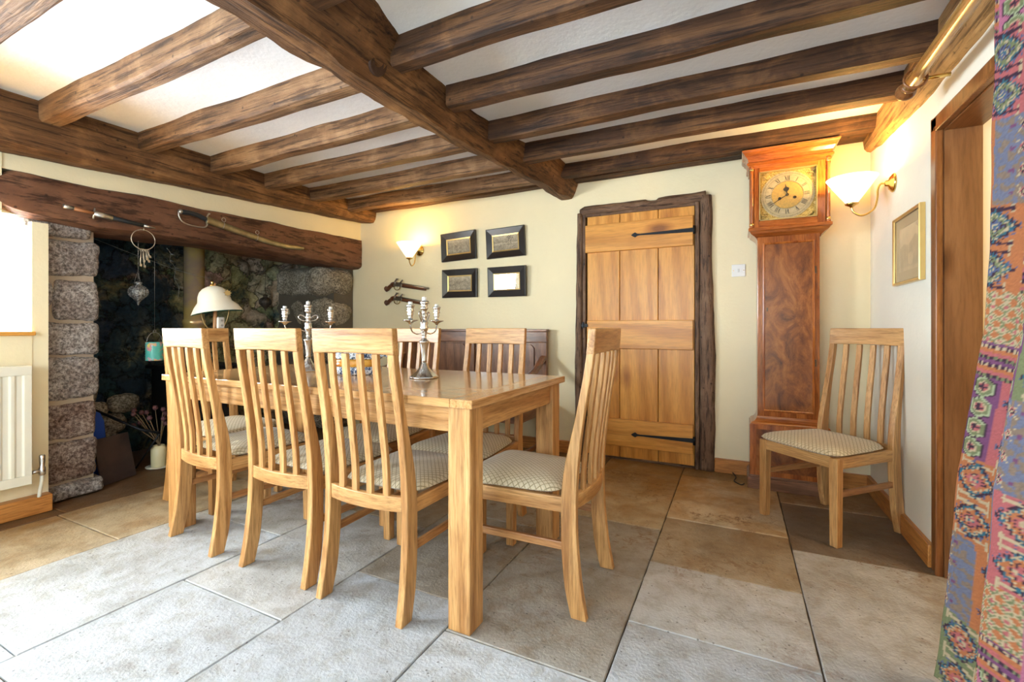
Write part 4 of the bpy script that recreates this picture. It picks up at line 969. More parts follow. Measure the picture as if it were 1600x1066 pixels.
# ---------------------------------------------------------------- longcase clock
def clock():
    cw = clockwood
    t = thing('longcase_clock', 'tall reddish walnut longcase clock with brass dial in the corner', 'clock', (.305,3.5,0))
    ox, oy = .305, 3.5
    def bx(mb, x0,x1,y0,y1,z0,z1): mb.box((x0-ox,y0-oy,z0),(x1-ox,y1-oy,z1))
    mb = MB(); bx(mb, .082,.528,3.385,3.62,.085,.42); mb.build('base_case', cw[2], t, bevel=.003)
    mb = MB(); bx(mb, .12,.49,3.381,3.386,.12,.39); mb.build('base_panel', burr, t, bevel=.001)
    mb = MB(); bx(mb, .068,.542,3.370,3.63,0,.075); bx(mb, .074,.536,3.376,3.626,.075,.088); mb.build('plinth', darkoak[0], t, bevel=.004)
    def mould(name, prof, x0, x1, y0, y1, mat):
        # stepped moulding: prof (outset, z)
        rings = [[(x0-o-ox,y0-o-oy,z),(x1+o-ox,y0-o-oy,z),(x1+o-ox,y1-oy,z),(x0-o-ox,y1-oy,z)] for o, z in prof]
        mb = MB(); mb.loft(rings); return mb.build(name, mat, t)
    mould('base_moulding', [(-.005,.41),(-.005,.425),(-.012,.432),(-.03,.440),(-.04,.455),(-.044,.472),(-.046,.478)], .082,.528,3.385,3.62, cw[0])
    mb = MB(); bx(mb, .128,.474,3.425,3.615,.47,1.66); mb.build('trunk_case', cw[2], t, bevel=.003)
    mb = MB(); bx(mb, .168,.436,3.414,3.426,.515,1.60); d = mb.build('trunk_door', burr, t, bevel=.003)
    mb = MB()
    frame = [(0,0),(0,.007),(.008,.009),(.013,.004),(.013,0)]
    rings = []
    w, h = .288, 1.105
    for ins, dd in frame: rings.append([(-w/2+ins+.302-ox,3.416-dd-oy,-h/2+ins+1.057),(w/2-ins+.302-ox,3.416-dd-oy,-h/2+ins+1.057),(w/2-ins+.302-ox,3.416-dd-oy,h/2-ins+1.057),(-w/2+ins+.302-ox,3.416-dd-oy,h/2-ins+1.057)])
    mb.loft(rings, caps=False); mb.build('door_moulding', cw[2], d)
    ir = plain('dark_brass', (.10,.07,.04), .4, .8)
    mb = MB(); bx(mb, .180,.188,3.408,3.414,1.16,1.185); mb.build('keyhole', ir, d)
    for z in (1.42,.83):
        mb = MB(); bx(mb, .438,.455,3.414,3.425,z-.022,z+.022); mb.build('hinge', ir, d)
    mould('hood_moulding', [(-.05,1.63),(-.045,1.645),(-.03,1.66),(-.012,1.672),(-.004,1.686),(.004,1.69),(.004,1.706),(0,1.71)], .078,.530,3.385,3.62, cw[0])
    mb = MB(); # hood: frame with square opening
    x0,x1,z0,z1 = .082,.526,1.71,2.12; a0,a1,b0,b1 = .137,.457,1.752,2.072
    bx(mb, x0,x0+.02,3.41,3.62,z0,z1); bx(mb, x1-.02,x1,3.41,3.62,z0,z1); bx(mb, x0,x1,3.60,3.62,z0,z1); bx(mb, x0,x1,3.41,3.62,z1-.02,z1)
    hd = mb.build('hood', cw[2], t, bevel=.002)
    for a, b in ((.108,a0),(a1,.50)):
        mb = MB(); bx(mb, a,b,3.392,3.412,z0,z1); mb.build('hood_door_stile', cw[2], hd, bevel=.002)
    for a, b in ((z0,b0),(b1,z1)):
        mb = MB(); bx(mb, a0,a1,3.392,3.412,a,b); mb.build('hood_door_rail', cw[0], hd, bevel=.002)
    mb = MB(); bx(mb, a0,a0+.006,3.388,3.411,b0,b1); bx(mb, a1-.006,a1,3.388,3.411,b0,b1); bx(mb, a0,a1,3.388,3.411,b0,b0+.006); bx(mb, a0,a1,3.388,3.411,b1-.006,b1); mb.build('gilt_bead', gilt, hd)
    for x in (.094,.514):
        mb = MB(); mb.lathe([(.014,0),(.014,.012),(.010,.018),(.0115,.03),(.0105,.36),(.013,.372),(.010,.378),(.015,.39),(.015,.405)], (x-ox,3.398-oy,z0), 16); c = mb.build('column', cw[2], hd)
        mb = MB()
        for zz in (z0+.014, z0+.376): mb.lathe([(.0125,0),(.014,.004),(.014,.012),(.0125,.016)], (x-ox,3.398-oy,zz), 16)
        mb.build('brass_collar', brass, c)
    mould('cornice', [(0,2.10),(.002,2.118),(.012,2.124),(.012,2.135),(.004,2.142),(.006,2.16),(.018,2.178),(.026,2.184),(.026,2.19),(.036,2.198),(.042,2.208),(.042,2.214)], .078,.530,3.39,3.62, cw[0])
    # dial
    dm, nt, N, L, bs = newmat('engraved_brass_dial'); mp = coords(N, L, (1,1,1)); n = noisen(N, L, mp, 120, 4, .7, 1); r = ramp(N, [(.4,(.38,.22,.04)),(.6,(.85,.62,.20))]); L.new(n.outputs[0], r.inputs[0]); L.new(r.outputs[0], bs.inputs['Base Color']); bs.inputs['Metallic'].default_value = .6; bs.inputs['Roughness'].default_value = .35; bump(N, L, bs, n.outputs[0], .8, .004)
    ring_m = plain('silvered_ring', (.60,.50,.30), .42, .45, vscale=60, var=(.50,.41,.23)); cen_m = plain('matt_brass_centre', (.66,.42,.12), .45, .6, vscale=80, var=(.5,.34,.11)); blk = plain('black_wax', (.02,.018,.016), .5)
    mb = MB(); bx(mb, a0-.01,a1+.01,3.424,3.43,b0-.01,b1+.01); dial = mb.build('dial', dm, t)
    C = Vector((.297-ox, 3.423-oy, 1.912)); RT = Matrix.Translation(C) @ Matrix.Rotation(PI/2,4,'X')
    def annulus(mb, r0, r1, d, n=64):
        mb.loft([[RT @ Vector((r*math.cos(2*PI*i/n), r*math.sin(2*PI*i/n), z)) for i in range(n)] for r, z in ((r1,0),(r1,d),(r0,d),(r0,0))], caps=False)
    mb = MB(); annulus(mb, .088, .150, .004); mb.build('chapter_ring', ring_m, dial)
    mb = MB(); mb.lathe([(.086,0),(.086,.002)], n=48, M=RT, smooth=False); mb.build('dial_centre', cen_m, dial)
    # numerals, outer and inner rules, minute marks
    mb = MB()
    for (ra, rb) in ((.0895,.0905),(.1245,.1253),(.1365,.1373),(.1415,.1422)):
        mb.loft([[RT @ Vector((r*math.cos(2*PI*i/72), r*math.sin(2*PI*i/72), .0046)) for i in range(72)] for r in (ra, rb)], caps=False)
    def stroke(M, x0, y0, x1, y1, w):
        d = Vector((x1-x0, y1-y0)); nn = Vector((-d.y, d.x)).normalized()*w/2
        mb.add([M @ Vector((x0+nn.x,y0+nn.y,.0048)), M @ Vector((x0-nn.x,y0-nn.y,.0048)), M @ Vector((x1-nn.x,y1-nn.y,.0048)), M @ Vector((x1+nn.x,y1+nn.y,.0048))], [(0,1,2,3)])
    nums = {12:'XII',1:'I',2:'II',3:'III',4:'IIII',5:'V',6:'VI',7:'VII',8:'VIII',9:'IX',10:'X',11:'XI'}
    for k, s in nums.items():
        ang = -k*PI/6; M = RT @ Matrix.Rotation(ang,4,'Z')
        wd = {'I':.0075,'V':.0145,'X':.0155}; tot = sum(wd[c] for c in s); x = -tot/2; y0, y1 = .093, .122
        for c in s:
            m_ = x+wd[c]/2
            if c == 'I': stroke(M, m_,y0,m_,y1,.0036)
            if c == 'V': stroke(M, m_-.005,y1,m_,y0,.0036); stroke(M, m_+.005,y1,m_,y0,.0014)
            if c == 'X': stroke(M, m_-.0055,y1,m_+.0055,y0,.0036); stroke(M, m_+.0055,y1,m_-.0055,y0,.0014)
            x += wd[c]
    for k in range(60):
        M = RT @ Matrix.Rotation(k*PI/30,4,'Z'); stroke(M, 0,.1373,0,.1415,.0009)
    mb.build('numerals', blk, dial, recalc=False)
    mb = MB()
    for sx in (-1,1):
        for sz in (-1,1):
            for q in range(9):
                a = random.Random(q*7+sx*3+sz); px, pz = sx*(.150-a.random()*.045), sz*(.150-a.random()*.045)
                if math.hypot(px, pz) < .156: px, pz = sx*.132, sz*.132+sz*.002*q
                mb.tube([C+Vector((px-.008,-.003,pz)), C+Vector((px,-.006,pz+.006)), C+Vector((px+.008,-.003,pz-.002))], .0032, 6)
    mb.build('corner_spandrel', gilt, dial)
    mb = MB()
    for x in (-.042,.042): mb.lathe([(.009,.002),(.009,.005),(.004,.005),(.004,.001)], n=16, M=RT @ Matrix.Translation((x,-.02,0)))
    mb.build('winding_hole', blk, dial)
    mb = MB(); M = RT @ Matrix.Rotation(math.radians(8),4,'Z')
    mb.prism([(-.003,0),(.003,0),(.0035,.02),(.014,.03),(.017,.04),(.009,.047),(.003,.05),(.0015,.066),(0,.072),(-.0015,.066),(-.003,.05),(-.009,.047),(-.017,.04),(-.014,.03),(-.0035,.02)], .0015, M @ Matrix.Translation((0,0,.006))); mb.lathe([(.009,.004),(.009,.010),(.002,.012)], n=14, M=RT); mb.build('hour_hand', blk, dial)
    mb = MB(); M = RT @ Matrix.Rotation(math.radians(122),4,'Z'); mb.prism([(-.0018,0),(.0018,0),(.0022,.05),(.001,.10),(0,.118),(-.001,.10),(-.0022,.05)], .0012, M @ Matrix.Translation((0,0,.009))); mb.build('minute_hand', blk, dial)
    mb = MB(); mb.add([(x-ox,3.401-oy,z) for x,z in ((a0,b0),(a1,b0),(a1,b1),(a0,b1))], [(0,1,2,3)]); mb.build('glass', gls, hd, recalc=False)
clock()

# ---------------------------------------------------------------- radiator
def radiator():
    wp = plain('cream_radiator_enamel', (.80,.78,.66), .35)
    t = thing('radiator', 'cream panel radiator under the window by the stone pillar', 'radiator', (-3.588,.4,0))
    y0, y1 = -1.0, .685; zb, zt = .19, .842; n = 0
    rings = []; prof = []
    y = y1-.03
    prof.append((.0, y1)); prof.append((.10, y1)); prof.append((.10, y))
    while y > y0+.06:
        prof += [(.10, y), (.093, y-.008), (.093, y-.030), (.10, y-.038)]; y -= .052
    prof += [(.10, y0), (.0, y0)]
    mb = MB(); A = [(x, yy, zb+.05) for x, yy in prof]; B = [(x, yy, zt-.05) for x, yy in prof]
    mb.loft([A, B], caps=True); mb.box((0,y0,zb),(.101,y1,zb+.05)); mb.box((0,y0,zt-.05),(.101,y1,zt)); mb.build('radiator_panel', wp, t, bevel=.002)
    ch_ = plain('chrome', (.7,.7,.7), .2, 1)
    mb = MB(); mb.lathe([(.012,.22),(.015,.225),(.015,.262),(.011,.268),(.013,.30),(.013,.33),(.010,.335)], (.07,.735,0), 16); mb.tube([(.07,.685,.245),(.07,.735,.245)], .011, 12); mb.build('valve', ch_, t)
    mb = MB(); mb.tube(smoothpath([(.07,.735,.225),(.07,.733,.18),(.065,.728,.13),(.062,.725,.098)], 4), .009, 10); mb.build('pipe', wp, t)
radiator()

# ---------------------------------------------------------------- sword, bayonet, keys
def arms():
    br = plain('dull_brass_scabbard', (.50,.42,.24), .38, .8, vscale=14, var=(.34,.28,.15)); st = plain('steel_fittings', (.55,.53,.48), .3, .9); lea = plain('black_leather', (.02,.025,.03), .45); grip = plain('wooden_grip', (.36,.14,.05), .4)
    X = -3.562
    t = thing('sabre', 'curved sabre in a dull brass scabbard hung on the fireplace lintel', 'sword', (X,2.1,1.84))
    o = Vector((X,2.1,1.84))
    def L(p): return Vector((X+.0,p[0],p[1]))-o
    pts = smoothpath([L((2.05,1.863)),L((2.15,1.848)),L((2.35,1.815)),L((2.55,1.785)),L((2.73,1.775)),L((2.90,1.785))], 8)
    rings = []
    for i, p in enumerate(pts):
        tg = (pts[min(i+1,len(pts)-1)]-pts[max(i-1,0)]).normalized(); nn = Vector((0,-tg.z,tg.y)); w = lerp(.030,.019,i/len(pts))
        if i >= len(pts)-2: w *= .7
        rings.append([p+nn*w*math.sin(a)+Vector((.014*math.cos(a),0,0)) for a in [2*PI*k/12 for k in range(12)]])
    mb = MB(); mb.loft(rings, smooth=True); sc = mb.build('scabbard', br, t)
    for y, z in ((2.175,1.846),(2.45,1.80)):
        mb = MB(); c = L((y,z)); mb.tube([c+Vector((.014*math.cos(a), .004*math.sin(a)*0, 0))+Vector((0,.006*math.sin(a), .026*math.sin(a))) for a in [2*PI*k/16 for k in range(17)]], .0028, 6)
        c2 = c+Vector((.006,0,.043)); mb.tube([c2+Vector((0,.015*math.cos(a),.015*math.sin(a))) for a in [2*PI*k/16 for k in range(17)]], .0022, 6); mb.build('hanging_ring', st, sc)
    mb = MB(); mb.tube(smoothpath([L((2.045,1.865)),L((1.99,1.883)),L((1.93,1.888)),L((1.885,1.884))], 5), .017, 10, None); mb.build('grip', lea, t)
    mb = MB(); mb.tube(smoothpath([L((1.86,1.885)),L((1.862,1.85)),L((1.885,1.815)),L((1.94,1.80)),L((2.03,1.803)),L((2.055,1.83)),L((2.05,1.87)),L((2.065,1.91)),L((2.075,1.912))], 5), .0055, 8); mb.lathe([(.003,-.02),(.014,-.012),(.016,0),(.012,.012),(.003,.016)], L((1.872,1.886)), 12); mb.build('hand_guard', st, t)
    t = thing('bayonet', 'straight bayonet with wooden grip in a black scabbard on the lintel above the pillar', 'bayonet', (X,1.5,1.75))
    o2 = Vector((X,1.5,1.75)); K = lambda y, z: Vector((0,y-1.5,z-1.75))
    def line(u): return K(lerp(1.24,1.712,u), lerp(1.772,1.733,u))
    def bar(name, u0, u1, w0, w1, mat, d=.010, par=None):
        a, b = line(u0), line(u1); tg = (b-a).normalized(); nn = Vector((0,-tg.z,tg.y)); mb = MB()
        mb.loft([[p+nn*w*1.2*math.sin(q)+Vector((d*math.cos(q),0,0)) for q in [2*PI*k/12+PI/12 for k in range(12)]] for p, w in ((a,w0),(b,w1))], smooth=True); return mb.build(name, mat, t)
    bar('pommel', 0,.10,.011,.009,st); bar('grip', .10,.30,.009,.009,grip); sc = bar('scabbard', .33,.87,.013,.010,lea); bar('scabbard_throat', .30,.50,.0145,.014,st,.0115); bar('scabbard_tip', .86,1.0,.0105,.002,st,.011)
    mb = MB(); c = line(.305); mb.tube([c+Vector((.0,-.004,-.034)), c+Vector((0,0,0)), c+Vector((0,.004,.034))], .005, 8); mb.build('crossguard', st, t)
    t = thing('key_ring', 'large wire ring of old keys hanging under the lintel', 'keys', (-3.545,1.637,1.64))
    kr = plain('pale_key_metal', (.62,.58,.48), .35, .85)
    mb = MB(); mb.tube([(.004*math.cos(a), .066*math.cos(a), .066*math.sin(a)) for a in [2*PI*k/40 for k in range(41)]], .0026, 8); mb.build('ring', kr, t)
    for i, (dy, ln, an) in enumerate([(-.012,.115,-3),(-.004,.085,2),(.004,.12,0),(.012,.07,4),(.018,.085,8),(.024,.055,12)]):
        mb = MB(); a = math.radians(an); M = Matrix.Translation((.004*(i%2),dy,-.064)) @ Matrix.Rotation(a,4,'X')
        mb.tube([M @ Vector((0,.006*math.cos(q),-.006+.008*math.sin(q))) for q in [2*PI*k/12 for k in range(13)]], .0018, 6); mb.tube([M @ Vector((0,0,-.012)), M @ Vector((0,0,-ln))], .0035, 8); mb.box((-.0015,0,-ln),(.0015,.010,-ln+.016), M); mb.build('key', kr, t)
    mb = MB(); mb.tube(smoothpath([(-.04,0,.075),(-.01,0,.068),(.004,0,.062),(.008,0,.074)], 4), .0025, 6); mb.build('hook', kr, t)
arms()

# ---------------------------------------------------------------- things in the hearth
def hearth():
    blk = plain('stove_iron', (.012,.013,.015), .5, .5); 
    m, nt, N, L, bs = newmat('heat_tinted_steel'); mp = coords(N, L, (1,1,1)); sp = N.new('ShaderNodeSeparateXYZ'); L.new(mp.outputs[0], sp.inputs[0]); n = noisen(N, L, mp, 4, 3)
    r = ramp(N, [(.3,(.72,.42,.14)),(.45,(.90,.66,.22)),(.6,(.66,.48,.34)),(.75,(.86,.66,.28))]); L.new(n.outputs[0], r.inputs[0]); L.new(r.outputs[0], bs.inputs['Base Color']); bs.inputs['Metallic'].default_value = .5; bs.inputs['Roughness'].default_value = .22; bs.inputs['Specular IOR Level'].default_value = .9
    t = thing('wood_stove', 'black wood stove with heat-tinted steel flue inside the fireplace', 'stove', (-4.1,2.26,0))
    mb = MB(); mb.box((-.2,-.22,.12),(.2,.22,.72)); mb.box((-.23,-.25,.72),(.23,.25,.75)); mb.build('stove_body', blk, t, bevel=.008)
    mb = MB(); mb.box((.2,-.17,.2),(.215,.17,.66)); d = mb.build('stove_door', blk, t, bevel=.004)
    mb = MB(); mb.tube([(.23,.14,.38),(.23,.14,.50)], .008, 8); mb.build('handle', brass, d)
    for x in (-.17,.17):
        for y in (-.19,.19):
            mb = MB(); mb.box((x-.02,y-.02,0),(x+.02,y+.02,.12)); mb.build('leg', blk, t)
    mb = MB(); mb.lathe([(.078,.75),(.078,1.08),(.083,1.082),(.083,1.12),(.075,1.122),(.075,1.98)], n=32); mb.build('flue_pipe', m, t)
    # helmet lamp
    t = thing('helmet_lamp', 'floor lamp with a white pith helmet for a shade before the flue', 'lamp', (-3.33,1.975,0))
    hw = plain('pith_helmet_cloth', (.82,.80,.68), .7, bscale=120, bstr=.2); gr = plain('green_lining', (.02,.10,.07), .8); wd = wood('lamp_pole_wood', (.40,.18,.06), (.5,.25,.10), (.6,.33,.15), 2, 1, .4)
    mb = MB(); mb.lathe([(.13,0),(.135,.015),(.12,.03),(.03,.045),(.02,.06)], n=24); mb.build('lamp_base', wd, t)
    mb = MB(); mb.lathe([(.013,.04),(.013,1.20),(.009,1.22),(.007,1.37)], n=14); mb.build('pole', wd, t)
    T = Matrix.Translation((0,0,1.225)) @ Matrix.Rotation(math.radians(-8),4,Vector((-.86,.51,0))) @ Matrix.Rotation(math.radians(60),4,'Z') @ Matrix.Scale(.93,4)
    def helm(scale_in, dz):
        rings = []
        for r, z in ((.146,-.058),(.143,-.053),(.120,-.018),(.101,.014),(.098,.030),(.093,.062),(.080,.094),(.058,.118),(.030,.132),(.010,.136)):
            ring = []
            for i in range(40):
                a = 2*PI*i/40; e = 1.14+.10*max(0,math.cos(a)) if r > .11 else 1.12; k = r*scale_in
                ring.append(T @ Vector((k*e*math.cos(a), k*.92*math.sin(a), z+dz-(.014*(abs(math.cos(a))**3) if r > .13 else 0))))
            rings.append(ring)
        return rings
    mb = MB(); mb.loft(helm(1, 0), smooth=True, caps=False); h = mb.build('pith_helmet', hw, t, recalc=False)
    mb = MB(); mb.loft(helm(.975, -.004), smooth=True, caps=False); mb.build('lining', gr, h, recalc=False, label='dark green helmet lining')
    mb = MB(); mb.lathe([(.012,0),(.016,.006),(.009,.014),(.006,.022),(.010,.028),(.004,.036)], T @ Vector((0,0,.134)), 14); mb.build('finial', brass, h)
    mb = MB(); rn = T @ Vector((.105,-.035,.075))
    dirv = (Vector((.92,-.38,.12))).normalized(); f = (T.to_3x3() @ Vector((-.15,-.95,.25))).normalized()
    c = T @ Vector((-.02,-.0,.075)) 
    # star badge facing the room
    face = Vector((.85,-.40,.25)).normalized(); pos = Vector((0,0,1.225+.075)) + Vector((face.x*.092, face.y*.092+.075, .0)); pos = pos + Vector((.004,.0,0))
    M = Matrix.Translation(pos) @ face.to_track_quat('Z','Y').to_matrix().to_4x4()
    star = [( (.026 if k%2==0 else .015)*math.cos(PI*k/8), (.026 if k%2==0 else .015)*math.sin(PI*k/8)) for k in range(16)]
    mb.prism(star, .006, M); mb.build('badge', gilt, h)
    mb = MB()
    for s in (-1,1):
        q = Vector((.42,.9,0)).normalized()*s
        mb.tube(smoothpath([q*.012+Vector((0,0,1.03)), q*.05+Vector((0,0,1.06)), q*.075+Vector((0,0,1.12)), q*.085+Vector((0,0,1.19)), q*.08+Vector((0,0,1.25))], 5), .005, 8)
    mb.build('bracket', plain('antique_brass', (.35,.26,.12), .35, .9), t)
    mb = MB(); mb.box((.012,.0,1.045),(.034,.05,1.13)); b = mb.build('plug_timer', plain('white_timer_plastic', (.8,.8,.78), .35), t, bevel=.008)
    mb = MB(); mb.lathe([(.008,0),(.008,.004)], n=14, M=Matrix.Translation((.034,.027,1.105)) @ Matrix.Rotation(PI/2,4,'Y')); mb.lathe([(.008,0),(.008,.004)], n=14, M=Matrix.Translation((.034,.027,1.07)) @ Matrix.Rotation(PI/2,4,'Y')); mb.build('dial', plain('grey_dial', (.45,.45,.43), .4), b)
    # hanging lanterns
    sil = plain('silvery_filigree', (.75,.75,.72), .3, .8, bscale=150, bstr=1, var=(.05,.05,.05), vscale=110); dk = plain('dark_lantern_metal', (.07,.06,.05), .4, .7, bscale=120, bstr=1)
    def lantern(loc, s, mat, label, top):
        t = thing('hanging_lantern', label, 'lantern', loc)
        mb = MB(); n = 24
        prof = [(.002,-.105),(.008,-.09),(.012,-.075),(.030,-.055),(.052,-.030),(.060,0),(.052,.030),(.028,.050),(.020,.060),(.026,.066),(.026,.074),(.012,.080)]
        mb.lathe([(r*s,z*s) for r,z in prof], n=n)
        for i in range(18):
            a = 2*PI*i/18
            mb.tube([Vector(((.061*math.sin(b)+.002)*s*math.cos(a+.12*math.sin(3*b)), (.061*math.sin(b)+.002)*s*math.sin(a+.12*math.sin(3*b)), .052*s*math.cos(b))) for b in [.5+k*.3 for k in range(8)]], .0022*s, 5)
        mb.build('lantern_body', mat, t)
        mb = MB(); mb.tube([(0,0,.078*s),(0,0,top-loc[2])], .0018, 5)
        for a in (0,2.1,4.2): mb.tube([(.024*s*math.cos(a),.024*s*math.sin(a),.07*s),(0,0,.17*s)], .0012, 5)
        mb.build('hanging_wire', mat, t)
    lantern((-3.88,1.76,1.312), .95, sil, 'silvery filigree lantern hanging left of the flue', 1.95)
    lantern((-3.95,2.80,1.295), .85, dk, 'dark metal lantern hanging right of the flue', 1.95)
    # tin lantern
    m2, nt, N, L, bs = newmat('painted_tin'); mp = coords(N, L, (1,1,1)); n = noisen(N, L, mp, 22, 3, .6, .6); r = ramp(N, [(.40,(.10,.50,.42)),(.54,(.12,.55,.45)),(.58,(.75,.25,.35)),(.66,(.75,.65,.15))]); L.new(n.outputs[0], r.inputs[0]); L.new(r.outputs[0], bs.inputs['Base Color']); bs.inputs['Roughness'].default_value = .35
    t = thing('tin_lantern', 'small turquoise painted tin can with wire handle hanging in the fireplace', 'lantern', (-3.80,1.825,.815))
    mb = MB(); mb.lathe([(.052,0),(.055,.004)]+[(.0525+.0025*(k%2), .012+.009*k) for k in range(13)]+[(.055,.128),(.055,.134),(.050,.134)], n=28); mb.build('can', m2, t)
    mb = MB(); mb.tube([(0,.05*math.cos(a),.13+.075*math.sin(a)) for a in [PI*k/14 for k in range(15)]], .002, 6); mb.tube([(0,.009*math.cos(a),.213+.009*math.sin(a)) for a in [2*PI*k/12 for k in range(13)]], .0018, 6); mb.tube([(0,0,.22),(0,0,1.10)], .0008, 4); mb.build('handle', st_ if False else plain('wire', (.5,.5,.48), .35, .9), t)
    # fairy-light wire across the recess
    wm = plain('thin_wire', (.35,.38,.36), .4, .6)
    mb = MB()
    mb.tube(smoothpath([(-4.15,1.60,1.70),(-4.08,1.85,1.60),(-3.98,2.12,1.50),(-3.98,2.33,1.47)], 6), .0012, 4)
    mb.tube(smoothpath([(-3.75,1.88,1.64),(-3.76,1.91,1.60),(-3.75,1.90,1.55),(-3.76,1.94,1.50),(-3.75,1.93,1.42),(-3.77,1.97,1.36),(-3.76,1.96,1.28)], 5), .0012, 4)
    for (y,z) in ((1.91,1.60),(1.905,1.55),(1.94,1.50),(1.935,1.42),(1.97,1.36)): mb.tube([(-3.755,y,z),(-3.75,y+.02,z-.003)], .0018, 5)
    tag(mb.build('wire_string', wm), 'thin wire of tiny lights strung across the fireplace', 'string lights')
    # leaning plate, shovel, blue board, vase
    iron = plain('rusty_plate', (.10,.065,.055), .6, .5, bscale=20, bstr=.4, var=(.05,.035,.035))
    mb = MB(); M = Matrix.Translation((-3.80,1.615,0)) @ Matrix.Rotation(math.radians(22),4,'Z') @ Matrix.Rotation(math.radians(-12),4,'Y')
    mb.box((-.006,-.125,.004),(.006,.125,.315), M); tag(mb.build('iron_plate', iron, bevel=.002), 'square rusty iron plate leaning inside the hearth beside the pillar', 'metal plate')
    mb = MB(); M = Matrix.Translation((-3.93,1.535,0)) @ Matrix.Rotation(math.radians(12),4,'Z') @ Matrix.Rotation(math.radians(-8),4,'Y')
    mb.prism([(-.08+.0,.12),(-.07,.02),(.07,.02),(.08,.12),(.08,.40),(.06,.46),(.02,.485),(-.02,.485),(-.06,.46),(-.08,.40)], .02, M @ Matrix.Rotation(PI/2,4,'Z') @ Matrix.Rotation(PI/2,4,'X'))
    tag(mb.build('plastic_scoop', plain('blue_plastic', (.01,.07,.42), .35), bevel=.006), 'blue plastic scoop standing behind the pillar edge in the hearth', 'scoop')
    mb = MB(); mb.tube([(-4.10,1.52,.52),(-3.86,1.76,.32),(-3.80,1.86,.28),(-3.90,1.80,0.02)][:3], .010, 8); mb.tube([(-4.12,1.50,.535),(-4.09,1.53,.51)], .017, 8); mb.tube([(-3.80,1.86,.28),(-4.0,1.80,.01)], .006, 6)
    tag(mb.build('fire_poker', blk), 'dark iron poker leaning across the hearth behind the plate', 'poker')
    t = thing('vase', 'cream cylindrical vase with dried poppy heads on a saucer in the hearth', 'vase', (-3.90,1.90,0))
    cr = plain('cream_glaze', (.78,.70,.42), .35)
    mb = MB(); mb.lathe([(.03,.002),(.075,.006),(.082,.014),(.080,.016),(.03,.010)], n=28); mb.build('saucer', plain('pale_saucer', (.6,.6,.5), .3), t)
    mb = MB(); mb.lathe([(.044,.012),(.048,.018),(.049,.145),(.040,.158),(.034,.165),(.036,.17),(.030,.168),(.028,.14)], n=28); mb.build('vase_body', cr, t)
    R = random.Random(11); mb = MB(); mh = MB()
    for i in range(12):
        a = R.uniform(0,6.28); l = R.uniform(.16,.30); tip = Vector((.10*math.cos(a)+.0, .09*math.sin(a)-.06, .17+l)); mb.tube(smoothpath([(0,0,.1),(.01*math.cos(a),.01*math.sin(a),.19), tip*.75+Vector((0,0,.05)), tip], 3), .0022, 5)
        mh.lathe([(.004,-.014),(.014,-.006),(.018,.004),(.014,.014),(.010,.016),(.016,.02)], tip, 8)
    mb.build('stems', plain('dry_stems', (.30,.20,.10), .8), t); mh.build('poppy_heads', plain('dry_poppy', (.12,.045,.045), .8), t)
hearth()

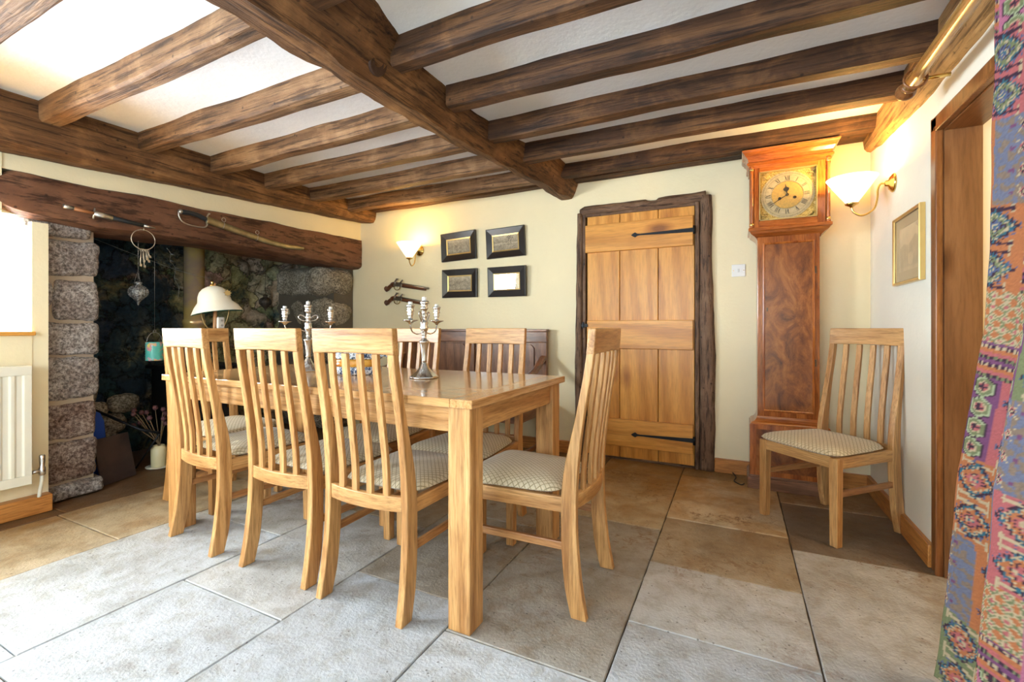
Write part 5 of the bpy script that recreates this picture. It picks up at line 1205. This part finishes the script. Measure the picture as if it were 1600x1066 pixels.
# ---------------------------------------------------------------- curtain
def curtain_thing():
    PK, OR, SG, BL, PU, CR, DK, TQ = (.36,.10,.10), (.37,.13,.05), (.15,.165,.08), (.08,.10,.18), (.15,.055,.12), (.40,.31,.19), (.045,.022,.035), (.03,.11,.15)
    def pat(u, v):
        q = .0042; u = math.floor(u/q)*q; v = math.floor(v/q)*q
        cw, chh = .19, .30; row = math.floor(v/chh); uu = u+(.08 if row % 2 else 0); col = math.floor(uu/cw)
        x, y = uu-(col+.5)*cw, v-(row+.5)*chh; ty = (row*2+col*3) % 5; alt = (row+col) % 2
        def lay(d, seq):
            for lim, c in seq:
                if d < lim: return c
            return None
        def tile(p, L_): return (p/L_-math.floor(p/L_)-.5)*L_
        if ty in (0, 4):      # serrated, hooked medallions
            bg = (SG, PK, OR)[(col+row) % 3]; yy = tile(y, .15); saw = .010*(1 if int(math.floor((abs(x)-abs(yy))/.010)) % 2 else 0)
            d = abs(x)*.95+abs(yy)*1.0+saw
            r = lay(d, ((.010,TQ),(.018,CR),(.030,BL if alt else PK),(.036,DK),(.050,SG if alt else OR),(.056,CR),(.064,TQ),(.072,DK)))
            if r: return r
            if abs(abs(yy)-.060) < .005 and abs(x) < .055: return DK if alt else CR
            if abs(abs(x)-.050) < .004 and abs(yy) > .045: return CR
            if .074 < d < .082 and int(x/.01) % 2: return BL
            return bg
        if ty == 1:      # hexagons with rosettes
            xx, yy = tile(x, .095), tile(y+(.0375 if math.floor(x/.095) % 2 else 0), .075); d = max(abs(xx)*1.0, abs(xx)*.5+abs(yy)*.87)
            if d < .014 and (abs(xx) < .004 or abs(yy) < .004): return DK
            return lay(d, ((.014,PK),(.018,CR),(.028,SG),(.033,(.30,.34,.20)),(.037,DK))) or (PU if alt else (.36,.12,.19))
        if ty == 2:      # slate block of rayed lozenges
            yy = tile(y, .075); d = abs(x)*1.15+abs(yy)
            r = lay(d, ((.006,CR),(.013,DK),(.017,PK),(.020,CR)))
            if r: return r
            if d < .050 and abs(abs(x)-abs(yy)) < .004 and int(d/.006) % 2: return CR
            if abs(x) > .030 and abs(yy) < .006 and abs(x) < .045: return PU
            return (.13,.14,.20) if noise.noise(Vector((u*45, v*45, 2))) > -.05 else (.20,.14,.10)
        if y < -.03:
            k = int(math.floor(y/.0126)) % 5
            if k in (1, 3) and int(u/.009) % 2: return DK
            return (OR, CR, PU, SG, PK)[k]
        xx, yy = tile(x, .038), tile(y, .038); d = abs(xx)+abs(yy)
        return lay(d, ((.008,PK),(.013,CR),(.019,SG),(.024,CR))) or OR
    nu, nv = 320, 470; P = []; C = []
    for j in range(nv+1):
        v = j/nv; z = lerp(.012, 1.99, v)
        for i in range(nu+1):
            u = i/nu; spread = lerp(1.16,.86,v**1.4)
            # left edge nearest the doorway, then folds running towards the viewpoint
            y = interp([(0,1.775),(.12,1.77),(.32,1.745),(.52,1.69),(.63,1.682),(1,1.672)], v) - u*spread
            amp = lerp(.026,.018,v); p0 = .5*math.sin(v*2.2)
            ph = u*2*PI*5.2 + .5*math.sin(v*2.2+u*3)
            x = interp([(0,.53),(.12,.555),(.32,.578),(.52,.612),(.63,.622),(1,.630)], v) + amp*(math.cos(p0)-math.cos(ph))
            y += .012*math.sin(ph*2)
            P.append((x+.004*noise.noise(Vector((u*9,v*12,3))), y, z))
            c = pat((u*1.42+.02*math.sin(v*5))*1.35, (z+.05*math.sin(u*6))*1.3); g = .90+.2*noise.noise(Vector((u*300,v*500,1)))
            C.append(tuple(x_*g for x_ in c))
    t = thing('patterned_curtain', 'long kilim-patterned pink, orange and blue curtain beside the right doorway', 'curtain', (.6,1.3,0))
    mb = MB(); mb.grid([(x-.6,y-1.3,z) for x,y,z in P], nu, nv)
    o = mb.build('curtain_cloth', vcol('kilim_weave', .92, 420, .5), t, recalc=False, cols=C); m = o.modifiers.new('thick', 'SOLIDIFY'); m.thickness = .002
    woodp = wood('golden_pole', (.55,.30,.08), (.68,.42,.13), (.78,.54,.2), 1, 1, .25, .04, 14, .3, coat=.3)
    p = thing('curtain_pole', 'golden wooden curtain pole with turned finial along the right wall beam', 'curtain pole', (.632,1.0,2.03))
    mb = MB(); mb.tube([(0,-2.0,0),(0,1.36,0)], .025, 20); mb.build('pole', woodp, p)
    mb = MB(); mb.lathe([(.025,0),(.029,.004),(.029,.012),(.018,.02),(.022,.03),(.033,.045),(.036,.06),(.030,.076),(.016,.086),(.003,.09)], n=20, M=Matrix.Translation((0,1.355,0)) @ Matrix.Rotation(-PI/2,4,'X')); mb.build('finial', archit[1], p)
    for y in (1.30, .72, .5):
        mb = MB(); mb.tube([(.036*math.cos(a), y, .036*math.sin(a)) for a in [2*PI*k/24 for k in range(25)]], .0048, 8); mb.build('curtain_ring', archit[1], p)
    for y in (1.318,-.6):
        mb = MB(); mb.tube([(0,y,0),(.11,y,0)], .008, 10); mb.build('bracket', brass, p)
curtain_thing()
point('hall_lamp_light', (1.7,2.0,1.9), 18, (1,.88,.66), .08)

# ---------------------------------------------------------------- small floor things
def cable():
    mb = MB(); mb.tube(smoothpath([(-.02,3.63,.012),(.0,3.55,.006),(-.01,3.46,.006),(.03,3.40,.006),(.05,3.385,.02)], 5), .004, 6)
    tag(mb.build('power_cable', plain('black_rubber', (.02,.02,.02), .5)), 'thin black cable on the floor at the foot of the clock', 'cable')
cable()
